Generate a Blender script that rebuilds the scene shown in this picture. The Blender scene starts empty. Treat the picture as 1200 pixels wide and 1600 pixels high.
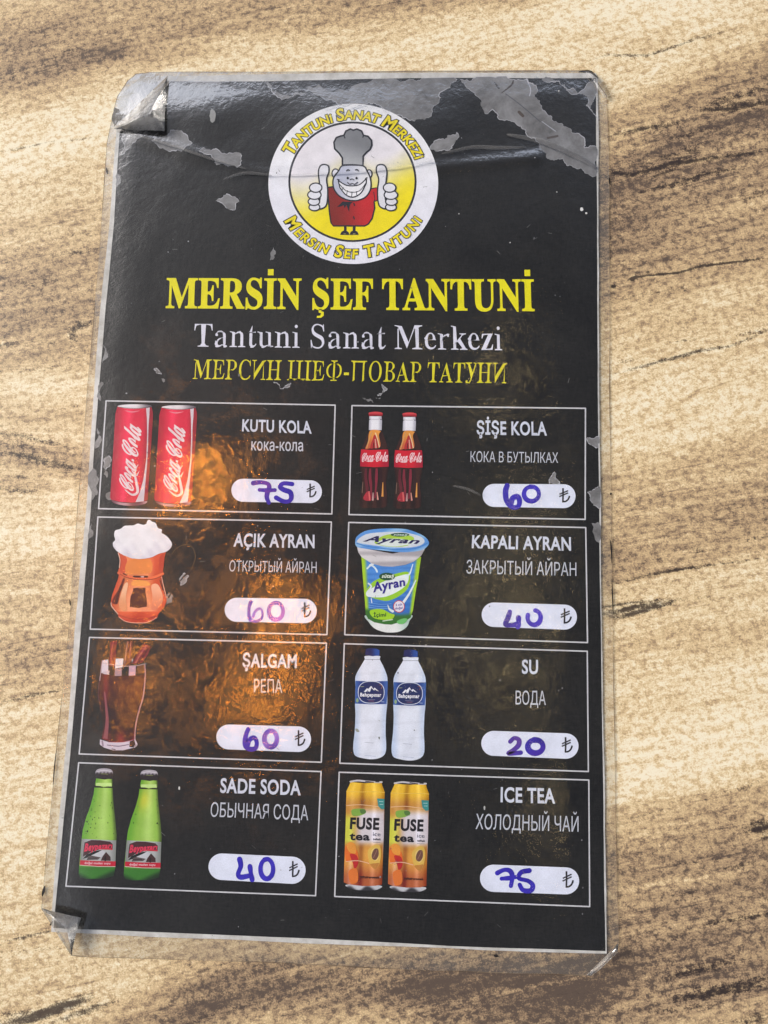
import bpy, math, random
import numpy as np
from mathutils import Vector, Matrix
from mathutils.geometry import delaunay_2d_cdt

S = bpy.context.scene
COL = S.collection
random.seed(7)
rng = np.random.default_rng(11)

# ------------------------------------------------------------------ camera
# phone camera, 26 mm equivalent; the pose is solved from the four corners of the 0.21 m wide printed sheet
IW, IH, F = 1200.0, 1600.0, 1200.0
SHEET_W = 0.21
CORNERS = [(187, 125), (932, 122), (946, 1487), (83, 1451)]
def solve_pose():
    q = [(x - IW / 2, y - IH / 2) for x, y in CORNERS]
    A = []
    for (X, Y), (u, v) in zip([(0, 0), (1, 0), (1, -1), (0, -1)], q):
        A += [[X, Y, 1, 0, 0, 0, -u * X, -u * Y, -u], [0, 0, 0, X, Y, 1, -v * X, -v * Y, -v]]
    h = np.linalg.svd(np.array(A, float))[2][-1].reshape(3, 3)
    M = np.diag([1 / F, 1 / F, 1]) @ h
    if M[2, 2] < 0:
        M = -M
    M = M * (SHEET_W / np.linalg.norm(M[:, 0]))
    H = np.linalg.norm(M[:, 1])
    r1 = M[:, 0] / np.linalg.norm(M[:, 0]); r2 = M[:, 1] / H
    c = (r1 + r2); c /= np.linalg.norm(c); d = (r1 - r2); d /= np.linalg.norm(d)
    r1 = (c + d) / math.sqrt(2); r2 = (c - d) / math.sqrt(2); r3 = np.cross(r1, r2)
    R = np.stack([r1, r2, r3], 1)
    t = M[:, 2] + r1 * SHEET_W / 2 - r2 * H / 2          # origin at the sheet's centre
    return R, t, H
R, T, SHEET_H = solve_pose()
EYE = -R.T @ T
def at(px, py, z=0.0):
    """points on the horizontal plane of height z that the photograph shows at pixel px, py"""
    px = np.asarray(px, float); py = np.asarray(py, float)
    d = np.stack([(px - IW / 2) / F, (py - IH / 2) / F, np.ones_like(px)], -1) @ R
    k = (z - EYE[2]) / d[..., 2]
    return EYE + d * k[..., None]

cam = bpy.data.cameras.new('camera')
cam.sensor_fit = 'VERTICAL'; cam.sensor_height = 36; cam.lens = 36 * F / IH
cam.clip_start = 0.01; cam.clip_end = 50
camera = bpy.data.objects.new('camera', cam); COL.objects.link(camera)
Rb = np.diag([1, -1, -1]) @ R                             # OpenCV axes to Blender axes
camera.matrix_world = Matrix(np.vstack([np.hstack([Rb.T, EYE[:, None]]), [0, 0, 0, 1]]).tolist())
S.camera = camera

# ------------------------------------------------------------------ light
world = bpy.data.worlds.new('World'); S.world = world; world.use_nodes = True
wn = world.node_tree.nodes; wl = world.node_tree.links
SUN_EL, SUN_AZ = math.radians(30), math.radians(-75)      # azimuth from +y (the far side of the table) towards +x
sky = wn.new('ShaderNodeTexSky'); sky.sky_type = 'NISHITA'; sky.sun_disc = False
sky.sun_elevation = SUN_EL; sky.sun_rotation = SUN_AZ; sky.dust_density = 5.0; sky.air_density = 0.75; sky.ozone_density = 0.6
bg = wn['Background']; bg.inputs['Strength'].default_value = 0.14
hs = wn.new('ShaderNodeHueSaturation'); hs.inputs['Saturation'].default_value = 0.5        # a hazy, half-overcast sky
wl.new(sky.outputs['Color'], hs.inputs['Color']); wl.new(hs.outputs['Color'], bg.inputs['Color'])
sun = bpy.data.lights.new('sun', 'SUN'); sun.energy = 1.8; sun.angle = math.radians(20); sun.color = (1.0, 0.95, 0.88)
sun_o = bpy.data.objects.new('sun', sun); COL.objects.link(sun_o)
sd = Vector((math.sin(SUN_AZ) * math.cos(SUN_EL), math.cos(SUN_AZ) * math.cos(SUN_EL), math.sin(SUN_EL)))
sun_o.rotation_euler = sd.to_track_quat('Z', 'Y').to_euler()
def added_warm_lamp(px, py, dist, power, size, colour, cone):
    """an unseen spot lamp added for warm glints, put where the film mirrors it at pixel px, py"""
    p = at(px, py, 0.002); d = p - EYE; d /= np.linalg.norm(d); d[2] = -d[2]
    L = bpy.data.lights.new('added_warm_lamp', 'SPOT'); L.energy = power; L.color = colour
    L.shadow_soft_size = size; L.spot_size = math.radians(cone); L.spot_blend = 0.8
    o = bpy.data.objects.new('added_warm_lamp', L); COL.objects.link(o)
    o.location = Vector(p + d * dist)
    o.rotation_euler = Vector(d).to_track_quat('Z', 'Y').to_euler()
for lx, ly, pw in ((322, 735, 9), (255, 795, 4), (435, 945, 4.5), (405, 1035, 5), (405, 1110, 3), (205, 1040, 3)):  # lamps added out of view to put orange glints on the film
    added_warm_lamp(lx, ly, 1.1, pw * 0.38, 0.035, (1.0, 0.33, 0.025), 7)
for lx, ly, pw in ((770, 600, 1.5), (810, 800, 1.2), (800, 920, 2.2), (760, 1060, 1.5), (860, 1270, 1.2)):  # weaker yellow lamps, likewise added, for the right-hand panels
    added_warm_lamp(lx, ly, 1.3, pw * 0.24, 0.04, (1.0, 0.74, 0.34), 7)
S.view_settings.view_transform = 'Standard'; S.view_settings.look = 'None'
S.view_settings.exposure = 0.12; S.view_settings.gamma = 1.0; S.view_settings.use_curve_mapping = False

# ------------------------------------------------------------------ materials
def lin(c):
    c = np.asarray(c, float) / 255.0
    return np.where(c <= 0.04045, c / 12.92, ((c + 0.055) / 1.055) ** 2.4)
def new_mat(name):
    m = bpy.data.materials.new(name); m.use_nodes = True
    n = m.node_tree.nodes; n.clear()
    out = n.new('ShaderNodeOutputMaterial')
    return m, n, m.node_tree.links, out
def node(n, kind, **kw):
    x = n.new(kind)
    for k, v in kw.items():
        if k[0] == '_': setattr(x, k[1:], v)
        else: x.inputs[k.replace('__', ' ')].default_value = v
    return x
def math_node(n, l, op, a, b, clamp=False):
    x = n.new('ShaderNodeMath'); x.operation = op; x.use_clamp = clamp
    for i, v in enumerate((a, b)):
        if hasattr(v, 'links'): l.new(v, x.inputs[i])
        else: x.inputs[i].default_value = v
    return x.outputs[0]

def ink_material(name, rough=0.45, grain=0.16):
    m, n, l, out = new_mat(name)
    a = node(n, 'ShaderNodeAttribute', _attribute_name='ink')
    tc = n.new('ShaderNodeTexCoord')
    n1 = node(n, 'ShaderNodeTexNoise', Scale=2600.0, Detail=3.0, Roughness=0.7); l.new(tc.outputs['Object'], n1.inputs['Vector'])
    n2 = node(n, 'ShaderNodeTexNoise', Scale=140.0, Detail=5.0, Roughness=0.6); l.new(tc.outputs['Object'], n2.inputs['Vector'])
    s = math_node(n, l, 'ADD', math_node(n, l, 'MULTIPLY', n1.outputs['Fac'], 0.6), math_node(n, l, 'MULTIPLY', n2.outputs['Fac'], 0.5))
    v = math_node(n, l, 'ADD', math_node(n, l, 'MULTIPLY', math_node(n, l, 'SUBTRACT', s, 0.55), grain * 5), 1.0)
    vm = n.new('ShaderNodeVectorMath'); vm.operation = 'SCALE'
    l.new(a.outputs['Color'], vm.inputs[0]); l.new(v, vm.inputs['Scale'])
    p = node(n, 'ShaderNodeBsdfPrincipled', Roughness=rough); p.inputs['Specular IOR Level'].default_value = 0.25
    l.new(vm.outputs[0], p.inputs['Base Color']); l.new(p.outputs[0], out.inputs[0])
    return m
INK = ink_material('printed_ink')
MARKER = ink_material('marker_ink', 0.4, 0.5)

def black_material():
    m, n, l, out = new_mat('black_print')
    tc = n.new('ShaderNodeTexCoord')
    wv = []
    for sc in ((0.16, 1, 1), (1, 0.16, 1)):
        mp = n.new('ShaderNodeMapping'); mp.inputs['Scale'].default_value = sc; l.new(tc.outputs['Object'], mp.inputs[0])
        q = node(n, 'ShaderNodeTexNoise', Scale=1700.0, Detail=2.0, Roughness=0.7); l.new(mp.outputs[0], q.inputs['Vector']); wv.append(q.outputs['Fac'])
    weave = math_node(n, l, 'MULTIPLY', math_node(n, l, 'ADD', wv[0], wv[1]), 0.5)
    n2 = node(n, 'ShaderNodeTexNoise', Scale=38.0, Detail=7.0, Roughness=0.65, Distortion=0.6); l.new(tc.outputs['Object'], n2.inputs['Vector'])
    s = math_node(n, l, 'ADD', math_node(n, l, 'MULTIPLY', weave, 0.6), math_node(n, l, 'MULTIPLY', n2.outputs['Fac'], 0.4))
    r = n.new('ShaderNodeValToRGB'); l.new(s, r.inputs[0])
    r.color_ramp.elements[0].position = 0.4; r.color_ramp.elements[0].color = (0.004, 0.004, 0.0045, 1)
    r.color_ramp.elements[1].position = 0.64; r.color_ramp.elements[1].color = (0.019, 0.018, 0.017, 1)
    p = node(n, 'ShaderNodeBsdfPrincipled', Roughness=0.5); p.inputs['Specular IOR Level'].default_value = 0.2
    l.new(r.outputs[0], p.inputs['Base Color']); l.new(p.outputs[0], out.inputs[0])
    return m
BLACK = black_material()

def paper_material():
    m, n, l, out = new_mat('white_paper')
    tc = n.new('ShaderNodeTexCoord')
    n1 = node(n, 'ShaderNodeTexNoise', Scale=120.0, Detail=6.0, Roughness=0.7); l.new(tc.outputs['Object'], n1.inputs['Vector'])
    r = n.new('ShaderNodeValToRGB'); l.new(n1.outputs['Fac'], r.inputs[0])
    r.color_ramp.elements[0].position = 0.3; r.color_ramp.elements[0].color = (0.42, 0.40, 0.37, 1)
    r.color_ramp.elements[1].position = 0.62; r.color_ramp.elements[1].color = (0.70, 0.69, 0.68, 1)
    p = node(n, 'ShaderNodeBsdfPrincipled', Roughness=0.6)
    l.new(r.outputs[0], p.inputs['Base Color']); l.new(p.outputs[0], out.inputs[0])
    return m
PAPER = paper_material()

def worn_material():
    m, n, l, out = new_mat('worn_print')
    tc = n.new('ShaderNodeTexCoord')
    n1 = node(n, 'ShaderNodeTexNoise', Scale=60.0, Detail=12.0, Roughness=0.74, Distortion=0.4); l.new(tc.outputs['Object'], n1.inputs['Vector'])
    r = n.new('ShaderNodeValToRGB'); l.new(n1.outputs['Fac'], r.inputs[0])
    r.color_ramp.elements[0].position = 0.32; r.color_ramp.elements[0].color = (0.07, 0.066, 0.064, 1)
    r.color_ramp.elements[1].position = 0.66; r.color_ramp.elements[1].color = (0.31, 0.31, 0.325, 1)
    p = node(n, 'ShaderNodeBsdfPrincipled', Roughness=0.4)
    l.new(r.outputs[0], p.inputs['Base Color']); l.new(p.outputs[0], out.inputs[0])
    return m
WORN = worn_material()

def film_material(name, milk, rough, bump_fine, bump_mid, milk_col=(0.62, 0.58, 0.52)):
    m, n, l, out = new_mat(name)
    tc = n.new('ShaderNodeTexCoord')
    n1 = node(n, 'ShaderNodeTexNoise', Scale=340.0, Detail=3.0, Roughness=0.55); l.new(tc.outputs['Object'], n1.inputs['Vector'])
    n2 = node(n, 'ShaderNodeTexNoise', Scale=130.0, Detail=6.0, Roughness=0.6, Distortion=1.0); l.new(tc.outputs['Object'], n2.inputs['Vector'])
    b1 = node(n, 'ShaderNodeBump', Strength=bump_fine, Distance=0.0006); l.new(n1.outputs['Fac'], b1.inputs['Height'])
    b2 = node(n, 'ShaderNodeBump', Strength=bump_mid, Distance=0.003); l.new(n2.outputs['Fac'], b2.inputs['Height']); l.new(b1.outputs[0], b2.inputs['Normal'])
    fr = node(n, 'ShaderNodeFresnel', IOR=1.5); l.new(b2.outputs[0], fr.inputs['Normal'])
    nr = node(n, 'ShaderNodeTexNoise', Scale=58.0, Detail=11.0, Roughness=0.74, Distortion=0.3); l.new(tc.outputs['Object'], nr.inputs['Vector'])
    rr = node(n, 'ShaderNodeMapRange'); rr.inputs[1].default_value = 0.5; rr.inputs[2].default_value = 0.58; rr.inputs[3].default_value = rough * 0.7; rr.inputs[4].default_value = rough * 2.0; l.new(nr.outputs['Fac'], rr.inputs[0])
    gl = node(n, 'ShaderNodeBsdfGlossy', Roughness=rough); l.new(rr.outputs[0], gl.inputs['Roughness']); gl.inputs['Color'].default_value = (1, 1, 1, 1); l.new(b2.outputs[0], gl.inputs['Normal'])
    tr = node(n, 'ShaderNodeBsdfTransparent'); tr.inputs[0].default_value = (0.99, 0.99, 0.985, 1)
    df = node(n, 'ShaderNodeBsdfDiffuse'); df.inputs[0].default_value = (*milk_col, 1)
    n3 = node(n, 'ShaderNodeTexNoise', Scale=55.0, Detail=7.0, Roughness=0.7); l.new(tc.outputs['Object'], n3.inputs['Vector'])
    mm = math_node(n, l, 'MULTIPLY', n3.outputs['Fac'], milk * 2)
    mx = n.new('ShaderNodeMixShader'); l.new(mm, mx.inputs[0]); l.new(tr.outputs[0], mx.inputs[1]); l.new(df.outputs[0], mx.inputs[2])
    m2 = n.new('ShaderNodeMixShader'); l.new(fr.outputs[0], m2.inputs[0]); l.new(mx.outputs[0], m2.inputs[1]); l.new(gl.outputs[0], m2.inputs[2])
    l.new(m2.outputs[0], out.inputs[0])
    return m
FILM = film_material('clear_film', 0.004, 0.12, 0.16, 0.05)
BACKFILM = film_material('sealed_film', 0.085, 0.25, 0.1, 0.1, (0.56, 0.49, 0.39))
FOLD = film_material('creased_film', 0.13, 0.26, 0.05, 0.10, (0.5, 0.47, 0.44))

# ------------------------------------------------------------------ mesh helpers
def link(name, verts, faces, mat, parent=None, ink=None, smooth=False):
    me = bpy.data.meshes.new(name)
    me.from_pydata([tuple(v) for v in verts], [], faces)
    if ink is not None:
        a = me.color_attributes.new('ink', 'FLOAT_COLOR', 'POINT')
        c = np.ones((len(verts), 4), np.float32); c[:, :3] = ink
        a.data.foreach_set('color', c.ravel())
    me.materials.append(mat)
    if smooth:
        me.polygons.foreach_set('use_smooth', np.ones(len(me.polygons), bool))
    me.update()
    o = bpy.data.objects.new(name, me); COL.objects.link(o)
    if parent: o.parent = parent
    return o
def inside(pts, poly):
    x, y = pts[:, 0], pts[:, 1]; r = np.zeros(len(pts), bool)
    p = np.asarray(poly); q = np.roll(p, -1, 0)
    for (x0, y0), (x1, y1) in zip(p, q):
        if y0 == y1: continue
        r ^= ((y0 > y) != (y1 > y)) & (x < (x1 - x0) * (y - y0) / (y1 - y0) + x0)
    return r
def fill(poly, step=None):
    """triangulate an outline, with a grid of points inside it when its colour varies"""
    pts = [Vector(p) for p in poly]; n = len(pts); extra = []
    if step:
        p = np.asarray(poly, float); lo, hi = p.min(0), p.max(0)
        g = np.stack(np.meshgrid(np.arange(lo[0], hi[0], step) + step * .37, np.arange(lo[1], hi[1], step) + step * .41), -1).reshape(-1, 2)
        extra = [Vector(v) for v in g[inside(g, p)].tolist()]
    v, e, f, *_ = delaunay_2d_cdt(pts + extra, [], [list(range(n))], 1, 1e-5)
    return np.array([tuple(a) for a in v]), [tuple(a) for a in f]
def jag(poly, amp, depth=3, closed=True):
    for _ in range(depth):
        o = []
        n = len(poly)
        for i in range(n if closed else n - 1):
            a = np.array(poly[i]); b = np.array(poly[(i + 1) % n]); d = b - a
            o.append(tuple(a)); o.append(tuple((a + b) / 2 + np.array([-d[1], d[0]]) * random.uniform(-amp, amp)))
        if not closed: o.append(tuple(poly[-1]))
        poly = o
    return poly
def smooth_curve(pts, n=8, closed=False):
    p = [np.array(a, float) for a in pts]; o = []
    m = len(p)
    for i in range(m if closed else m - 1):
        if closed: a, b, c, d = p[(i - 1) % m], p[i], p[(i + 1) % m], p[(i + 2) % m]
        else: a, b, c, d = p[max(i - 1, 0)], p[i], p[i + 1], p[min(i + 2, m - 1)]
        for k in range(n):
            t = k / n
            o.append(0.5 * (2 * b + (c - a) * t + (2 * a - 5 * b + 4 * c - d) * t * t + (3 * b - a - 3 * c + d) * t ** 3))
    if not closed: o.append(p[-1])
    return [tuple(a) for a in o]
def ellipse(cx, cy, rx, ry, n=40, a0=0, a1=360):
    full = (a1 - a0) == 360
    return [(cx + rx * math.cos(math.radians(a0 + (a1 - a0) * i / (n if full else n - 1))), cy + ry * math.sin(math.radians(a0 + (a1 - a0) * i / (n if full else n - 1)))) for i in range(n)]

# glyphs of Blender's built-in font, read as flat meshes
_g = {}
def glyph_mesh(s, offset=0.0, shear=0.0, space=1.0):
    k = (s, offset, shear, space)
    if k not in _g:
        c = bpy.data.curves.new('glyph', 'FONT'); c.body = s; c.offset = offset; c.shear = shear; c.resolution_u = 4; c.space_character = space
        o = bpy.data.objects.new('glyph', c); COL.objects.link(o)
        dg = bpy.context.evaluated_depsgraph_get()
        me = bpy.data.meshes.new_from_object(o.evaluated_get(dg))
        v = np.array([tuple(x.co)[:2] for x in me.vertices]).reshape(-1, 2); f = [tuple(p.vertices) for p in me.polygons]
        bpy.data.objects.remove(o); bpy.data.curves.remove(c); bpy.data.meshes.remove(me)
        _g[k] = (v, f)
    return _g[k]
def advance(ch):
    a = glyph_mesh('H' + ch + 'H')[0]; b = glyph_mesh('HH')[0]
    return (a[:, 0].max() - a[:, 0].min()) - (b[:, 0].max() - b[:, 0].min())
BOLD_UP = {c: chr(0x1D400 + ord(c) - 65) for c in 'ABCDEFGHIJKLMNOPQRSTUVWXYZ'}
BOLD_UP.update({c: chr(0x1D41A + ord(c) - 97) for c in 'abcdefghijklmnopqrstuvwxyz'})
CYR = dict(zip('МЕРСНОВАТ', 'MEPCHOBAT'))
def thin_glyph(v, f, keep, hair):
    """slim a glyph's stems: every outline point moves inwards by a share of the local stem width"""
    key = {}; idx = np.array([key.setdefault((round(a, 4), round(b, 4)), len(key)) for a, b in v])
    p = np.zeros((len(key), 2)); p[idx] = v
    cnt = {}
    for t in f:
        t = [idx[i] for i in t]
        for a, b in zip(t, t[1:] + t[:1]):
            if a != b: cnt[(a, b)] = cnt.get((a, b), 0) + 1
    bd = [e for e in cnt if (e[1], e[0]) not in cnt]
    A = p[[e[0] for e in bd]]; B = p[[e[1] for e in bd]]; D = B - A
    en = np.stack([-D[:, 1], D[:, 0]], 1)
    nr = np.zeros_like(p)
    for (a, b), n_ in zip(bd, en / (np.linalg.norm(en, axis=1)[:, None] + 1e-9)): nr[a] += n_; nr[b] += n_
    nr /= np.linalg.norm(nr, axis=1)[:, None] + 1e-9
    q = p.copy()
    for i in range(len(p)):
        n_ = nr[i]
        if not n_.any(): continue
        den = n_[0] * D[:, 1] - n_[1] * D[:, 0]; w = A - p[i]
        with np.errstate(divide='ignore', invalid='ignore'):
            t = (w[:, 0] * D[:, 1] - w[:, 1] * D[:, 0]) / den; u = (w[:, 0] * n_[1] - w[:, 1] * n_[0]) / den
        ok = (t > 0.008) & (u > -0.01) & (u < 1.01)
        if not ok.any(): continue
        d = t[ok].min()
        if d < 0.24: q[i] += n_ * 0.5 * max(0.0, d - hair) * (1 - keep)
    return q[idx], f
def serif_glyph(ch, off=None):
    """outline of one serif letter: (verts, faces, advance)"""
    def thin(v, f): return thin_glyph(v, f, *off) if off else (v.copy(), f)
    def g(c): return *thin(*glyph_mesh(BOLD_UP[c], 0.0 if off else 0.012)), advance(BOLD_UP[c])
    def add(A, B): return np.vstack([A[0], B[0]]), A[1] + [tuple(i + len(A[0]) for i in t) for t in B[1]]
    def rect(x0, y0, x1, y1): return np.array([(x0, y0), (x1, y0), (x1, y1), (x0, y1)], float), [(0, 1, 2, 3)]
    if ch == ' ': return np.zeros((0, 2)), [], 0.26
    if ch == '-': return *rect(0.04, 0.2, 0.29, 0.29), 0.33
    if ch in CYR: ch = CYR[ch]
    if ch == 'İ':
        v, f, a = g('I'); return *add((v, f), rect(a / 2 - .085, .76, a / 2 + .085, .9)), a
    if ch == 'Ş':
        v, f, a = g('S'); c = a / 2
        return *add((v, f), (np.array([(c - .04, 0), (c + .05, 0), (c + .02, -.05), (c + .1, -.07), (c + .1, -.15), (c + .02, -.2), (c - .1, -.2), (c - .1, -.16), (c, -.15), (c + .02, -.1), (c - .05, -.08)], float), [(0, 1, 2, 10), (2, 3, 9, 10), (3, 4, 5, 9), (5, 6, 7, 8), (5, 8, 9)])), a
    if ch == 'И':
        v, f, a = g('N'); v[:, 0] = a - v[:, 0]; return v, [t[::-1] for t in f], a
    if ch == 'Ш':
        v, f, a = g('I'); A = (v, f); st = a * 1.07
        for k in (1, 2):
            w = v.copy(); w[:, 0] += st * k; A = add(A, (w, f))
        A = add(A, rect(a * .3, .0, a * .3 + st * 2, .055)); return *A, a + 2 * st
    if ch == 'У':
        v, f, a = g('y'); v[:, 1] = (v[:, 1] - v[:, 1].min()) / (v[:, 1].max() - v[:, 1].min()) * .7 - .02; return v * [1.3, 1], f, a * 1.25
    if ch in 'ФП':
        c = {'Ф': '\U0001D6BD', 'П': '\U0001D6B7'}[ch]; v, f = thin(*glyph_mesh(c))
        return v, f, advance(c)
    return g(ch)
def serif_line(s, off=None, track=0.0):
    V, Fc, x, n = [], [], 0.0, 0
    for ch in s:
        v, f, a = serif_glyph(ch, off)
        if len(v):
            w = v.copy(); w[:, 0] += x; V.append(w); Fc += [tuple(i + n for i in t) for t in f]; n += len(v)
        x += a + track
    return np.vstack(V), Fc

class Ink:
    """flat printed shapes, one mesh; tf turns drawing units into pixels of the photograph"""
    def __init__(self, ox=0.0, oy=0.0, k=1.0, z=0.0007):
        self.ox, self.oy, self.k, self.z = ox, oy, k, z
        self.v, self.f, self.c, self.n = [], [], [], 0
        self.dx = self.dy = 0.0
    def add(self, v, f, col):
        v = np.asarray(v, float)
        c = np.broadcast_to(lin(col), (len(v), 3)) if not callable(col) else lin(np.clip(col(v[:, 0], v[:, 1]), 0, 255))
        p = at(self.ox + (v[:, 0] + self.dx) * self.k, self.oy + (v[:, 1] + self.dy) * self.k, self.z)
        self.v.append(p); self.c.append(c); self.f += [tuple(i + self.n for i in t) for t in f]; self.n += len(v)
        self.z += 0.0000025
        return self
    def poly(self, pts, col, step=None):
        if callable(col) and step is None: step = 8
        v, f = fill(pts, step if callable(col) else None)
        return self.add(v, f, col)
    def blob(self, pts, col, step=None, n=6): return self.poly(smooth_curve(pts, n, True), col, step)
    def rect(self, x0, y0, x1, y1, col, step=None): return self.poly([(x0, y0), (x1, y0), (x1, y1), (x0, y1)], col, step)
    def stroke(self, pts, w, col, smooth=True, taper=None, cap=True):
        if smooth: pts = smooth_curve(pts, 8)
        p = np.array(pts, float); t = np.gradient(p, axis=0); t /= np.linalg.norm(t, axis=1)[:, None] + 1e-9
        nn = np.stack([-t[:, 1], t[:, 0]], 1); s = np.linspace(0, 1, len(p))
        hw = np.full(len(p), w / 2.0) if taper is None else w / 2.0 * taper(s)
        L, Rr = p + nn * hw[:, None], p - nn * hw[:, None]
        v = np.vstack([L, Rr]); m = len(p)
        f = [(i, i + 1, m + i + 1, m + i) for i in range(m - 1)]
        self.add(v, f, col)
        if cap:
            for e, h in ((p[0], hw[0]), (p[-1], hw[-1])):
                self.add(ellipse(e[0], e[1], h, h, 12), [tuple(range(12))], col)
        return self
    def mapped(self, v, f, box, quad, col):
        """place glyph outlines: box (x0, y0, x1, y1) lands on quad (bottom-left, bottom-right, top-right, top-left)"""
        x0, y0, x1, y1 = box; s = ((v[:, 0] - x0) / (x1 - x0))[:, None]; t = ((v[:, 1] - y0) / (y1 - y0))[:, None]
        a, b, c, d = (np.array(q, float) for q in quad)
        return self.add(a * (1 - s) * (1 - t) + b * s * (1 - t) + c * s * t + d * (1 - s) * t, f, col)
    def text(self, s, quad, col, off=0.0, shear=0.0, ytop=None, ybot=0.0):
        v, f = glyph_mesh(s, off, shear, 1 + 2.6 * off)
        h = glyph_mesh('H', off)[0][:, 1].max() if ytop is None else ytop
        return self.mapped(v, f, (v[:, 0].min(), ybot - off * .0, v[:, 0].max(), h), quad, col)
    def build(self, name, parent, mat=None, label=None):
        o = link(name, np.vstack(self.v), self.f, mat or INK, parent, np.vstack(self.c))
        if label: o['label'] = label
        return o

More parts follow.
